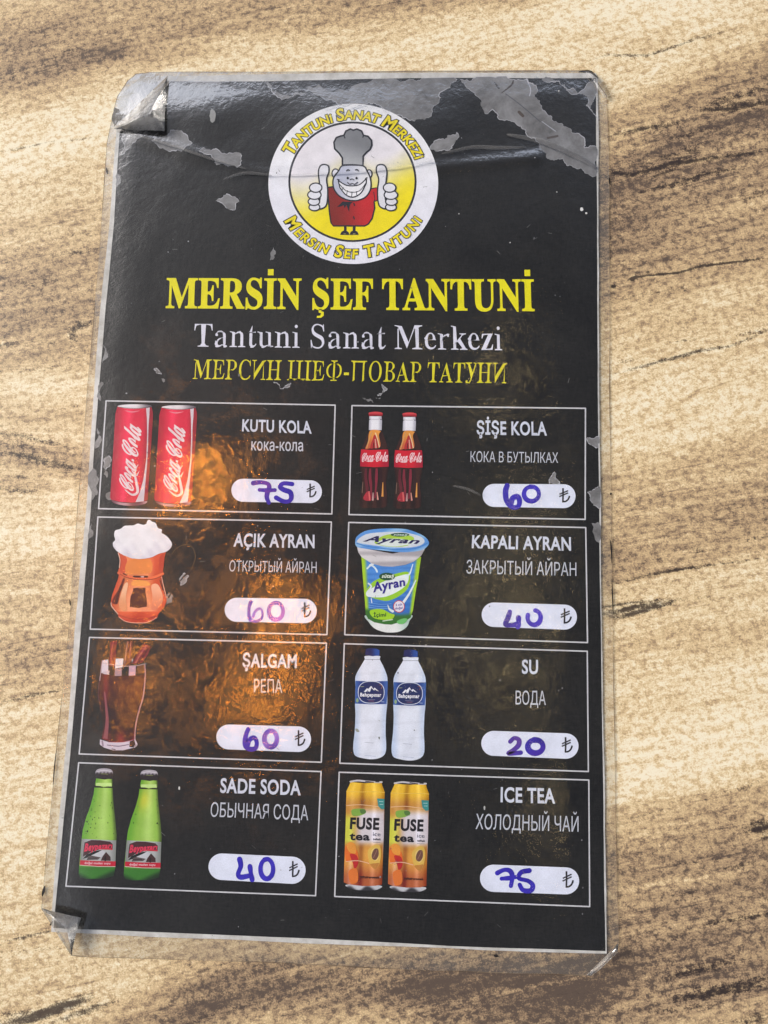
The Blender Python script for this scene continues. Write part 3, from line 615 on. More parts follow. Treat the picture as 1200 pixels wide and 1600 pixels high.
C_.stroke([(566, 468), (574, 461), (584, 464)], 7, DK); C_.stroke([(622, 462), (632, 460), (640, 468)], 7, DK)
C_.stroke([(588, 524), (600, 518), (612, 524)], 5, DK); C_.stroke([(572, 540), (586, 552), (600, 546), (616, 552), (634, 538)], 6, (70, 70, 84))
C_.build('chef_figure', emblem)

# ------------------------------------------------------------------ headings
def heading(name, s, off, quad, col, cap=0.675):
    v, f = serif_line(s, off); I = Ink()
    I.mapped(v, f, (v[:, 0].min(), 0, v[:, 0].max(), cap), quad, col); return I.build(name, menu)
heading('title_lettering', 'MERSİN ŞEF TANTUNİ', None, ((258.7, 480.7), (835.5, 485.5), (834, 437.5), (260.5, 435.3)), (232, 222, 20))
heading('subtitle_lettering', 'Tantuni Sanat Merkezi', (0.5, 0.04), ((303, 541.5), (784.8, 547.3), (784, 509.5), (304, 505.5)), (220, 220, 236))
heading('translation_lettering', 'МЕРСИН ШЕФ-ПОВАР ТАТУНИ', (0.5, 0.04), ((301, 592), (791, 598.8), (792, 567.3), (303, 561.5)), (222, 212, 40))

# ------------------------------------------------------------------ the eight framed panels
LIRA = '\u20ba'
BLUE, PURP = (44, 32, 168), (104, 52, 160)
def panel(frame, name, nq, sub, sq, pill, lira, hand, ink, sub_off=0.0, sub_top=None, zk=(0, 0, 1)):
    """frame, pill and text corners are pixels; hand is a list of pen strokes in the units of zk (origin x, y, scale)"""
    fr = Ink(); a = np.array(frame, float); c = a.mean(0)
    for i in range(4):
        p, q = a[i], a[(i + 1) % 4]
        fr.stroke([tuple(p), tuple(q)], 2.1, (205, 205, 212), smooth=False, cap=False)
    for p in a: fr.add(ellipse(p[0], p[1], 1.05, 1.05, 8), [tuple(range(8))], (205, 205, 212))
    pn = fr.build('menu_panel', menu)
    I = Ink(); I.text(name, nq, (206, 211, 228), 0.026); I.build('name_lettering', pn)
    I = Ink(); I.text(sub, sq, (194, 198, 212), sub_off, ytop=sub_top); I.build('translation_lettering', pn)
    # white price box: a stadium between its left and right ends
    (l_, t_, b_), (r_, t2, b2) = pill
    hl = (b_ - t_) / 2; hr = (b2 - t2) / 2
    pts = ellipse(l_ + hl, (t_ + b_) / 2, hl, hl, 20, 90, 270) + ellipse(r_ - hr, (t2 + b2) / 2, hr, hr, 20, -90, 90)
    I = Ink(); I.poly(pts, (222, 227, 246)); I.build('price_box', pn)
    x0, y0, x1, y1 = lira
    I = Ink(z=0.00074); q = lambda *p: [(x0 + a * (x1 - x0), y0 + b * (y1 - y0)) for a, b in p]
    wd = (x1 - x0) * 0.15; dk = (38, 36, 44)
    I.stroke(q((.38, .03), (.39, .5), (.37, .93)), wd, dk, smooth=False, cap=False); I.stroke(q((.3, .94), (.58, .92), (.8, .82), (.92, .66), (.96, .55)), wd, dk, cap=False)
    I.stroke(q((.06, .44), (.84, .2)), wd * .8, dk, smooth=False, cap=False); I.stroke(q((.04, .6), (.84, .35)), wd * .8, dk, smooth=False, cap=False); I.build('currency_sign', pn)
    I = Ink(*zk, z=0.00074)
    for k, (pts, w) in enumerate(hand):
        A, B = ink[k % len(ink)]
        jit = np.random.default_rng(k + int(x0))
        lo = min(p[1] for p in pts); hi = max(p[1] for p in pts) + 1
        def colf(X, Y, A=A, B=B, lo=lo, hi=hi, j=jit.uniform(0, 6)): return mixc(A, B, np.clip(0.5 + 0.5 * np.sin((Y - lo) / (hi - lo) * 3.0 + X / 60 + j), 0, 1))
        ph = jit.uniform(0, 6)
        I.stroke(pts, w, colf, taper=lambda s, ph=ph: 1 + 0.1 * np.sin(s * 9 + ph))
    I.build('handwritten_price', pn, MARKER)
    return pn
def ring(cx, cy, rx, ry, a0=-100, a1=270, n=12): return [(cx + rx * math.cos(math.radians(a0 + (a1 - a0) * i / n)), cy + ry * math.sin(math.radians(a0 + (a1 - a0) * i / n))) for i in range(n + 1)]
BB = [(BLUE, (58, 46, 184))]; PB = [(PURP, (52, 38, 160)), (PURP, (52, 38, 160)), (BLUE, (70, 44, 170))]; LP = [((150, 108, 200), (104, 72, 176)), ((176, 110, 196), (116, 80, 180))]
p1 = panel([(165.8, 626.3), (523.7, 633), (518.5, 803), (154, 794.7)], 'KUTU KOLA', ((378, 673.4), (487, 677), (486, 658), (379, 655)),
    'кока-кола', ((392.6, 703.6), (473.5, 704.8), (473.5, 691), (393, 689.6)), ((361.5, 748, 784), (503, 750.5, 786)), (478.5, 755, 494.3, 777.5),
    [([(375, 828), (440, 820), (500, 832), (518, 862), (500, 920), (497, 960), (515, 1003)], 40), ([(432, 888), (500, 892), (568, 890)], 36), ([(722, 836), (645, 830), (615, 862), (650, 888), (705, 910), (715, 960), (690, 990), (640, 988), (580, 958)], 42)], PB, 0.008, 0.545, (330, 610, .175))
p2 = panel([(550, 633.7), (914.8, 638), (914.3, 811.5), (545.3, 804)], 'ŞİŞE KOLA', ((744.7, 678.3), (854.7, 680), (854, 659), (745, 658)),
    'КОКА В БУТЫЛКАХ', ((735, 721.7), (872, 723.2), (872, 708), (735.3, 706)), ((754, 756, 792), (899.3, 756.6, 794)), (873, 762, 890.5, 785.3),
    [([(395, 758), (382, 800), (386, 870), (410, 918), (450, 942), (492, 930), (500, 880), (478, 850), (440, 868), (428, 915)], 44), (ring(602, 828, 64, 62), 38)], BB, 0.0, None, (720, 620, .1833))
p3 = panel([(153, 807.8), (517.8, 815.7), (510.8, 991.6), (141, 983)], 'AÇIK AYRAN', ((364.6, 853.4), (491.5, 856), (491.5, 835.5), (366, 833)),
    'ОТКРЫТЫЙ АЙРАН', ((358, 892.7), (494.6, 895.4), (494.8, 879), (359, 876.7)), ((351, 934, 971.5), (495, 935.6, 973.8)), (470, 940.5, 486, 965),
    [([(412, 802), (396, 850), (395, 930), (410, 970)], 30), ([(412, 970), (460, 975), (505, 950), (515, 895), (490, 862), (450, 888), (430, 940)], 24), (ring(635, 885, 64, 76), 36)], [((120, 84, 184), (96, 66, 172)), ((166, 128, 208), (110, 80, 184)), ((178, 112, 200), (104, 76, 184))], 0.0, None, (320, 800, .175))
p4 = panel([(545, 816.3), (915.2, 824.3), (918, 1004), (538.7, 991.7)], 'KAPALI AYRAN', ((737, 855.8), (892.3, 860), (892, 839.3), (738, 836)),
    'ЗАКРЫТЫЙ АЙРАН', ((728.6, 896), (900.6, 900), (900.5, 880.3), (729.3, 876)), ((752.6, 941.4, 979.6), (901.5, 944.7, 983.8)), (875.3, 949.7, 893, 974.6),
    [([(418, 797), (402, 850), (380, 905), (440, 908), (482, 902)], 42), ([(492, 848), (492, 890), (486, 925)], 44), (ring(625, 845, 56, 62, -80, 200), 40)], [((62, 44, 160), (76, 60, 180)), ((62, 44, 160), (76, 60, 180)), ((96, 78, 196), (66, 50, 178))], 0.0, None, (720, 810, .1833))
p5 = panel([(139.8, 996), (510, 1005), (502, 1191), (123.7, 1178)], 'ŞALGAM', ((378.6, 1042), (463.6, 1043.4), (463.8, 1022.4), (379.4, 1021)),
    'РЕПА', ((396.6, 1082), (441, 1082.8), (440.5, 1062.5), (397, 1062)), ((338, 1132, 1171), (486, 1135, 1175)), (460, 1140, 476.8, 1166),
    [([(446, 852), (426, 900), (416, 960), (426, 1010), (470, 1032), (512, 1018), (520, 965), (495, 928), (455, 950), (440, 988)], 42), (ring(645, 940, 56, 72), 44)], [(BLUE, (76, 50, 176)), ((150, 110, 200), (74, 50, 170))], 0.0, None, (310, 990, .175))
p6 = panel([(538, 1005.8), (917.6, 1017.6), (919.3, 1205.5), (531, 1192.5)], 'SU', ((815.4, 1052), (840.7, 1052.7), (840.7, 1031), (815.4, 1030.7)),
    'ВОДА', ((805.5, 1100.6), (852.8, 1101.6), (852.5, 1080.8), (805.8, 1080.5)), ((752, 1142, 1181), (904, 1145.7, 1185.6)), (877, 1151, 894.6, 1176.4),
    [([(455, 828), (488, 800), (525, 815), (522, 858), (480, 898), (440, 926), (540, 918)], 38), (ring(660, 868, 62, 54), 46)], [((96, 60, 160), (66, 48, 166)), ((72, 46, 164), (48, 36, 160))], 0.0, None, (710, 1000, .1917))
p7 = panel([(123, 1191.8), (501.7, 1205.6), (493, 1399.5), (103, 1384.6)], 'SADE SODA', ((343.7, 1238), (470, 1242), (470, 1219.3), (345, 1215.7)),
    'ОБЫЧНАЯ СОДА', ((328.5, 1276), (481.5, 1281.7), (481.5, 1259.7), (330, 1254.7)), ((325.7, 1333.5, 1375), (477.5, 1338.5, 1381)), (451, 1344.4, 467.8, 1371),
    [([(460, 832), (470, 890), (448, 958), (472, 985), (545, 972)], 42), ([(548, 892), (556, 950), (568, 1008)], 40), (ring(692, 915, 54, 84, -110, 255), 40)], BB, 0.0, None, (290, 1190, .1833))
p8 = panel([(530, 1206.6), (920, 1218.8), (921.4, 1416.6), (523, 1400.7)], 'ICE TEA', ((782, 1252.7), (867.6, 1255), (867, 1232), (782.5, 1229.7)),
    'ХОЛОДНЫЙ ЧАЙ', ((743, 1295.3), (904, 1299.7), (904, 1277), (744, 1273)), ((750, 1351, 1393.6), (905, 1355.3, 1397.5)), (878.3, 1360.5, 896, 1387.5),
    [([(350, 856), (400, 832), (448, 836), (472, 880), (460, 962)], 38), ([(385, 902), (450, 897), (520, 885)], 36), ([(610, 836), (545, 850), (525, 898), (600, 920), (638, 955), (622, 998), (560, 995), (532, 952)], 38)], BB, 0.0, None, (710, 1200, .1917))

# ------------------------------------------------------------------ printed pictures of the drinks
def script(I, quad, col, off=0.012):
    big = '\U0001D4D2'; V, Fc, n, x = [], [], 0, 0.0
    for ch, sx, sy, adv in ((big, 1, 1, .76), ('\U0001D4F8', 1.05, 1.45, .42), ('\U0001D4EC', 1.05, 1.45, .38), ('\U0001D4EA', 1.05, 1.45, .56), ('-', .5, .8, .12), (big, 1.15, 1.12, .88), ('\U0001D4F8', 1.1, 1.5, .44), ('\U0001D4F5', 1.15, 1.2, .36), ('\U0001D4EA', 1.1, 1.5, .6)):
        v, f = glyph_mesh(ch, off, 0.12); w = v * [sx, sy]; w[:, 0] += x; V.append(w); Fc += [tuple(i + n for i in t) for t in f]; n += len(w); x += adv
    v = np.vstack(V)
    I.mapped(v, Fc, (v[:, 0].min(), 0, v[:, 0].max(), .7), quad, col)
def cola_can(dx, dy):
    I = Ink(140, 610, 1 / 6); I.dx, I.dy = dx, dy
    base = [(208, 1030), (300, 1052), (430, 1056), (535, 1038), (520, 1062), (440, 1080), (320, 1078), (235, 1058)]
    I.blob(base, lambda X, Y: mixc((110, 60, 76), (190, 150, 158), soft(np.sin(X / 40), -1, 1)))
    edge = lambda Y: (262 - (Y - 160) * .078, 588 - (Y - 160) * .052)
    outl = [(262, 150), (250, 190), (242, 220), (225, 500), (200, 900), (192, 1000), (200, 1024), (290, 1046), (400, 1052), (500, 1044), (545, 1028), (552, 900), (575, 550), (594, 240), (592, 200), (580, 155), (500, 168), (360, 168)]
    def body(X, Y):
        l_, r_ = edge(Y); u = (X - l_) / (r_ - l_)
        c = mixc((176, 16, 50), (214, 28, 66), soft(u, 0, .22)); c = c * (1 - soft(u, .72, 1.0) * .32)[:, None]
        c = c + np.array([24, 20, 22]) * np.exp(-((u - .34) / .1) ** 2)[:, None]
        return c
    I.poly(outl, body, 9)
    I.poly([(530, 165), (563, 160), (560, 240), (552, 330), (548, 520), (538, 700), (520, 900), (508, 1040), (430, 1048), (470, 960), (505, 830), (532, 640), (540, 420), (537, 260)], (206, 196, 208))
    I.stroke([(330, 188), (395, 202), (470, 190)], 12, (226, 120, 140), taper=lambda s: np.sin(np.pi * s) + .1)
    I.blob([(262, 148), (320, 134), (430, 130), (540, 134), (584, 148), (540, 164), (430, 172), (320, 166)], lambda X, Y: mixc((226, 222, 230), (90, 84, 96), soft(X, 420, 590)))
    I.stroke([(275, 156), (360, 166), (480, 166), (575, 154)], 5, (70, 52, 62))
    script(I, ((405, 965), (485, 350), (335, 290), (258, 868)), (230, 214, 220), 0.016)
    I.stroke([(330, 930), (400, 978), (450, 950), (438, 860), (425, 770), (455, 695)], 26, (222, 204, 210), taper=lambda s: .25 + .75 * np.sin(np.pi * np.clip(s * 1.1, 0, 1)), cap=False)
    I.stroke([(440, 800), (468, 752)], 16, (222, 204, 210), taper=lambda s: 1.05 - s, cap=False)
    I.build('can_picture', p1)
cola_can(0, 0); cola_can(413, 9)

def cola_bottle(dx, dy):
    I = Ink(530, 620, 1 / 6); I.dx, I.dy = dx, dy
    Lf = [(280, 182), (282, 215), (277, 310), (262, 360), (235, 430), (210, 490), (200, 560), (197, 650), (203, 720), (215, 790), (210, 850), (195, 930), (188, 1000), (200, 1030), (245, 1042)]
    Rt = [(396, 182), (400, 215), (398, 310), (415, 360), (440, 430), (458, 490), (462, 560), (462, 650), (455, 720), (440, 790), (440, 850), (450, 930), (450, 1000), (435, 1030), (390, 1040)]
    I.blob(Lf + Rt[::-1], lambda X, Y: mixc((58, 28, 24), (34, 15, 15), soft(np.sin(X / 14) + .5 * np.sin(Y / 37), -.5, 1.2)), 10, 3)
    I.poly([(283, 182), (396, 182), (402, 230), (398, 312), (277, 312), (280, 230)], lambda X, Y: mixc((232, 232, 240), (176, 176, 190), soft(np.abs(X - 335), 25, 62)), 8)
    I.stroke([(280, 212), (398, 212)], 7, (40, 30, 34), smooth=False, cap=False); I.stroke([(292, 214), (385, 214)], 9, (214, 212, 222), smooth=False, cap=False)
    I.blob([(277, 165), (282, 148), (340, 140), (398, 148), (407, 168), (396, 182), (340, 176), (286, 182)], lambda X, Y: mixc((214, 70, 76), (140, 22, 36), soft(Y, 148, 178)), 6)
    I.blob([(290, 318), (385, 318), (372, 360), (384, 470), (300, 480), (245, 488), (270, 420)], lambda X, Y: mixc((226, 150, 66), (196, 96, 60), soft(Y + 14 * np.sin(X / 9), 350, 470)), 6)
    I.blob([(330, 355), (350, 380), (368, 470), (330, 480), (290, 480), (312, 400)], (176, 48, 48)); I.stroke([(258, 480), (280, 400), (305, 330)], 10, (206, 156, 96)); I.stroke([(345, 478), (338, 400)], 10, (214, 160, 150)); I.stroke([(376, 470), (360, 400), (340, 340)], 9, (232, 206, 160)); I.stroke([(320, 475), (325, 430)], 7, (60, 20, 20))
    for x0, x1, c in ((245, 262, (92, 28, 40)), (285, 302, (120, 34, 52)), (345, 338, (128, 36, 56)), (318, 322, (44, 14, 18)), (385, 392, (46, 18, 22))):
        I.stroke([(x0 + 6, 672), (x0 + 4, 760), (x1, 860), (x1 - 6, 950)], 28, c, taper=lambda s: .6 + .4 * np.sin(np.pi * s), cap=False)
    I.blob([(228, 940), (262, 890), (285, 900), (300, 970), (240, 970)], (166, 44, 58)); I.stroke([(315, 965), (318, 900)], 18, (190, 150, 150), taper=lambda s: 1 - .6 * s); I.stroke([(362, 960), (355, 895)], 16, (206, 140, 130), taper=lambda s: 1 - .5 * s); I.stroke([(285, 965), (280, 890)], 12, (214, 100, 100)); I.stroke([(405, 935), (410, 800)], 20, (216, 150, 76), taper=lambda s: 1 - .7 * s, cap=False); I.stroke([(215, 900), (222, 800)], 6, (120, 96, 84))
    I.poly([(206, 492), (300, 498), (458, 494), (464, 560), (464, 655), (330, 660), (197, 652), (198, 560)], lambda X, Y: mixc((206, 26, 48), (166, 22, 50), soft(np.abs(X - 320) + (Y - 570) * .3, 50, 150)), 10)
    script(I, ((205, 608), (458, 606), (458, 518), (222, 518)), (236, 206, 212), 0.016); I.stroke([(255, 602), (300, 606), (320, 600)], 8, (230, 196, 204), cap=False)
    I.build('bottle_picture', p2)
cola_bottle(0, 0); cola_bottle(318, 7)

# copper mug with foam
I = Ink(130, 800, 1 / 6)
I.stroke([(770, 395), (850, 390), (890, 330), (980, 300), (1035, 340), (1055, 430), (1020, 530), (940, 610), (850, 720), (800, 800)], 16, (40, 31, 25), taper=lambda s: .7 + .3 * np.sin(s * 20)); I.stroke([(830, 395), (880, 335), (975, 305), (1030, 345), (1050, 430), (1015, 530)], 4, (100, 78, 42))
mug = [(325, 375), (345, 440), (340, 520), (328, 550), (335, 580), (330, 620), (300, 700), (268, 790), (260, 850), (265, 885), (320, 950), (335, 985), (400, 1025), (480, 1040), (580, 1036), (660, 1015), (695, 985), (705, 955), (760, 890), (783, 830), (775, 770), (750, 680), (740, 600), (752, 570), (745, 540), (755, 450), (775, 375), (560, 340)]
def copper(X, Y):
    u = (X - 520) / (190 + 70 * soft(Y, 600, 850)); c = mixc((226, 132, 84), (200, 72, 40), soft(np.abs(u + .1), .45, 1.0))
    c = c + mixc((0, 0, 0), (20, 26, 34), soft(Y, 640, 820)) * np.exp(-(u / .6) ** 2)[:, None]
    return np.where((Y > 935)[:, None], mixc((214, 84, 46), (190, 56, 36), soft(Y, 935, 1010)), c) + 10 * np.sin(X / 45 + Y / 80)[:, None]
I.poly(mug, copper, 11)
I.blob([(350, 405), (410, 440), (395, 560), (350, 570)], (206, 82, 50)); I.blob([(715, 430), (760, 400), (745, 560), (712, 560)], (184, 60, 40)); I.blob([(430, 450), (620, 440), (640, 560), (520, 580), (400, 570)], (228, 136, 66))
I.stroke([(330, 570), (400, 600), (520, 622), (640, 618), (748, 578)], 22, (226, 106, 64)); I.stroke([(345, 582), (420, 618), (540, 636), (660, 628), (742, 596)], 6, (120, 34, 20)); I.stroke([(475, 605), (600, 607)], 18, (70, 24, 16), smooth=False); I.stroke([(545, 607), (565, 608)], 12, (214, 180, 180), smooth=False); I.stroke([(375, 578), (405, 592)], 10, (70, 24, 16))
I.blob([(345, 800), (385, 680), (420, 670), (400, 800), (410, 920), (360, 920), (335, 870)], lambda X, Y: mixc((236, 186, 150), (226, 150, 104), soft(Y, 700, 900))); I.blob([(640, 690), (700, 680), (745, 780), (740, 850), (690, 910), (640, 910), (650, 800)], lambda X, Y: mixc((230, 170, 140), (222, 130, 96), soft(Y, 700, 900))); I.blob([(480, 640), (600, 650), (620, 690), (460, 690)], (236, 158, 78))
I.blob([(375, 620), (388, 640), (345, 760), (320, 860), (270, 850), (290, 790), (335, 720)], (110, 34, 22), None, 4); I.blob([(345, 690), (372, 690), (330, 800), (322, 858), (300, 840)], (78, 26, 20), None, 4)
I.poly(jag([(470, 715), (585, 712), (590, 800), (598, 885), (520, 902), (437, 892), (445, 790), (465, 745)], .05, 3), (82, 34, 20)); I.stroke([(735, 620), (752, 720), (775, 790)], 12, (96, 30, 24)); I.stroke([(720, 640), (745, 730)], 8, (60, 22, 20))
I.stroke([(262, 850), (268, 885), (325, 955)], 7, (232, 190, 170)); I.stroke([(335, 985), (400, 1026), (500, 1040), (600, 1034), (690, 990)], 6, (236, 170, 150)); I.stroke([(330, 965), (450, 1000), (600, 1000), (700, 965)], 5, (150, 40, 26)); I.stroke([(735, 610), (752, 690), (780, 800)], 6, (236, 176, 160)); I.stroke([(328, 385), (345, 450), (338, 520)], 7, (240, 190, 170))
foam = jag(smooth_curve([(290, 220), (300, 175), (350, 158), (390, 130), (470, 125), (510, 108), (560, 120), (590, 110), (600, 85), (620, 72), (645, 90), (680, 105), (700, 150), (738, 165), (735, 195), (780, 225), (820, 270), (832, 310), (810, 350), (770, 375), (700, 395), (640, 425), (540, 440), (450, 432), (370, 400), (320, 370), (285, 330), (278, 290), (300, 260)], 4, True), .12, 1)
I.poly(foam, lambda X, Y: mixc((234, 234, 242), (204, 202, 218), soft(np.sin(X / 33 + Y / 50) * .35 + np.sin(X / 17 - Y / 23) * .3 + (Y - 250) / 110 + np.abs(X - 540) / 260 - .6, 0.0, 2.4)), 9)
I.build('mug_picture', p3)

# plastic cup of ayran
I = Ink(530, 810, 1 / 6)
I.blob([(262, 900), (280, 975), (330, 1030), (400, 1060), (470, 1070), (560, 1062), (630, 1020), (658, 960), (660, 900)], lambda X, Y: mixc((226, 230, 232), (176, 200, 196), soft(np.abs(X - 440), 80, 220)), 10, 4)
cup = [(208, 360), (222, 560), (240, 760), (248, 900), (270, 940), (330, 975), (420, 992), (490, 996), (560, 975), (640, 950), (670, 930), (692, 860), (715, 700), (740, 560), (768, 360), (500, 420)]
def cupc(X, Y):
    l_ = 208 + (Y - 360) * .075; r_ = 768 - (Y - 360) * .14; u = (X - l_) / (r_ - l_)
    c = mixc((76, 140, 216), (52, 112, 196), soft(np.sin(Y / 9) * .3 + (Y - 400) / 500, 0, 1))
    edge = np.maximum(1 - soft(u, .03, .1), soft(u, .9, .96)); c = c * (1 - edge[:, None]) + np.array([164, 206, 44]) * edge[:, None]
    g = soft(Y + 30 * np.sin(X / 120), 850, 900); c = c * (1 - g[:, None]) + np.array([52, 112, 42]) * g[:, None]
    return c
I.poly(cup, cupc, 9)
I.blob([(300, 610), (380, 560), (520, 520), (640, 500), (668, 560), (640, 660), (560, 730), (460, 772), (380, 765), (300, 740), (250, 700)], (146, 200, 50)); I.blob([(256, 690), (330, 640), (420, 590), (560, 540), (650, 530), (630, 620), (540, 690), (430, 735), (330, 740), (262, 730)], (222, 232, 236))
I.stroke([(262, 470), (300, 440), (340, 470), (355, 500)], 16, (206, 226, 236)); I.stroke([(290, 440), (318, 425)], 22, (222, 232, 240)); I.stroke([(690, 430), (660, 520), (625, 540)], 24, (214, 230, 240), taper=lambda s: .3 + s * .7); I.stroke([(718, 580), (660, 700), (600, 790)], 26, (220, 232, 240), taper=lambda s: .4 + .6 * s); I.stroke([(275, 610), (300, 640), (262, 690)], 14, (216, 230, 238)); I.stroke([(300, 750), (306, 790)], 8, (220, 230, 240))
for yy in (800, 822, 842): I.stroke([(275, yy - 10), (380, yy + 4), (490, yy)], 4, (120, 176, 230))
I.blob([(285, 880), (310, 855), (400, 850), (480, 890), (520, 905), (490, 945), (400, 950), (320, 930)], (160, 210, 40)); I.stroke([(455, 810), (470, 850), (500, 870)], 22, (220, 234, 240), taper=lambda s: .2 + s)
I.poly(ellipse(448, 545, 74, 36, 30), (32, 78, 52)); I.text('sütaş', ((398, 556), (514, 556), (514, 520), (398, 522)), (222, 234, 222), 0.03, 0.25)
I.text('Ayran', ((318, 692), (622, 628), (608, 552), (306, 600)), (44, 36, 140), 0.03, 0.1)
I.poly(ellipse(560, 826, 54, 58, 30), (190, 60, 50)); I.poly(ellipse(560, 826, 47, 51, 30), (226, 222, 236)); I.text('2 süt', ((528, 822), (592, 814), (592, 794), (528, 802)), (70, 56, 150), 0.03); I.text('doğal', ((524, 854), (596, 846), (596, 826), (524, 834)), (70, 56, 150), 0.03)
I.text('İçimi', ((322, 924), (440, 918), (440, 884), (322, 890)), (36, 80, 36), 0.03); I.stroke([(410, 962), (500, 948)], 10, (190, 214, 190)); I.blob([(540, 965), (600, 938), (640, 945), (610, 985), (560, 990)], (110, 190, 110))
rim = [(168, 270), (180, 320), (210, 362), (300, 420), (400, 448), (500, 452), (620, 435), (700, 405), (768, 350), (800, 290), (810, 270), (500, 330)]
I.poly(rim, lambda X, Y: mixc((212, 210, 216), (168, 164, 172), soft(np.sin(Y / 16) + (X - 300) / 500, -.4, 1.4)), 9)
I.blob([(150, 215), (170, 165), (240, 120), (340, 100), (480, 94), (620, 100), (720, 130), (800, 170), (838, 215), (835, 250), (790, 290), (700, 312), (560, 316), (400, 300), (250, 285), (165, 265)], lambda X, Y: mixc((92, 150, 220), (140, 186, 230), soft(np.sin(X / 60 + Y / 22), -.6, 1)), 9, 4)
I.blob([(165, 215), (250, 150), (400, 130), (600, 130), (760, 170), (800, 220), (740, 260), (600, 275), (400, 262), (240, 240)], (206, 214, 226)); I.blob([(330, 220), (420, 160), (560, 145), (700, 180), (640, 255), (480, 265), (380, 250)], (168, 204, 70)); I.blob([(360, 225), (460, 190), (640, 200), (700, 230), (560, 260), (420, 255)], (216, 226, 226)); I.stroke([(165, 235), (300, 268), (520, 290), (720, 280), (830, 230)], 9, (64, 128, 206))
I.poly(ellipse(570, 153, 88, 18, 24), (36, 78, 60)); I.text('sütaş', ((508, 160), (640, 162), (640, 144), (508, 142)), (196, 214, 206), 0.02, 0.3); I.text('Ayran', ((222, 214), (742, 238), (770, 190), (262, 160)), (34, 30, 84), 0.035, 0.2)
I.build('cup_picture', p4)

# glass of turnip juice
I = Ink(110, 990, .175)
for pts, c in (([(345, 285), (352, 80), (380, 62), (420, 66), (408, 130), (402, 300)], (112, 22, 36)), ([(476, 290), (492, 110), (505, 66), (560, 66), (556, 150), (540, 280)], (70, 20, 26)), ([(552, 270), (600, 170), (655, 88), (718, 112), (690, 190), (640, 262)], (116, 30, 44))): I.poly(jag(pts, .03, 2), c)
for p, c in (([(362, 270), (368, 150), (384, 75)], (160, 60, 66)), ([(486, 270), (500, 140), (512, 76)], (150, 110, 110)), ([(528, 250), (534, 150), (540, 80)], (158, 90, 90)), ([(580, 260), (640, 160), (680, 108)], (170, 80, 90)), ([(610, 262), (670, 170), (706, 116)], (60, 18, 24))): I.stroke(p, 9, c)
I.poly([(288, 240), (338, 230), (338, 365), (275, 355), (280, 290)], (216, 204, 216)); I.poly([(405, 224), (474, 222), (466, 300), (398, 312)], (224, 218, 228)); I.poly([(398, 314), (460, 310), (456, 378), (394, 378)], (166, 136, 146)); I.poly([(524, 292), (584, 290), (580, 376), (520, 376)], (196, 158, 176)); I.poly([(548, 232), (560, 220), (552, 262)], (214, 200, 214)); I.poly([(598, 285), (664, 282), (664, 355), (600, 350)], (120, 74, 40))
glass = [(270, 350), (258, 430), (252, 560), (262, 640), (285, 740), (292, 840), (280, 940), (360, 966), (470, 968), (570, 945), (575, 860), (590, 760), (622, 660), (650, 560), (664, 450), (668, 360), (600, 372), (400, 380)]
def juice(X, Y):
    c = mixc((66, 17, 18), (38, 11, 13), soft(Y + 20 * np.sin(X / 40), 450, 800)); c = c + np.array([50, 4, 14]) * (np.exp(-((X - 315) / 26) ** 2) * (1 - soft(Y, 560, 700)))[:, None]
    c = c + np.array([84, 8, 22]) * (soft(Y, 800, 960) * (.6 + .4 * np.sin(X / 22)))[:, None]; return c
I.poly(glass, juice, 10)
I.stroke([(305, 520), (318, 640), (328, 760), (322, 860), (312, 938)], 40, (142, 74, 82), taper=lambda s: .3 + .7 * s, cap=False); I.stroke([(380, 940), (385, 820)], 22, (44, 12, 14))
I.poly([(276, 345), (350, 330), (345, 366), (300, 362)], (200, 186, 198)); I.stroke([(284, 262), (360, 275), (480, 290), (600, 284), (662, 270)], 5, (196, 170, 170)); I.stroke([(285, 240), (272, 330), (262, 420)], 6, (190, 160, 170)); I.stroke([(664, 280), (668, 380), (650, 560), (618, 670), (590, 780), (576, 900), (578, 960)], 8, (190, 150, 160)); I.stroke([(256, 430), (250, 560), (275, 700)], 3, (120, 70, 80))
I.poly([(264, 945), (330, 965), (450, 970), (570, 945), (596, 985), (560, 1020), (470, 1042), (380, 1042), (300, 1018), (262, 990)], (206, 194, 210)); I.poly([(530, 962), (570, 948), (582, 990), (560, 1018), (525, 1010)], (40, 24, 28)); I.stroke([(285, 962), (290, 1000)], 16, (150, 130, 150)); I.stroke([(330, 995), (430, 1005), (520, 990)], 8, (120, 100, 120)); I.stroke([(340, 968), (470, 968), (570, 945)], 5, (170, 60, 80)); I.stroke([(575, 945), (596, 990), (570, 1018)], 5, (214, 200, 210)); I.stroke([(370, 1030), (400, 1036)], 8, (90, 76, 92))
I.build('glass_picture', p5)

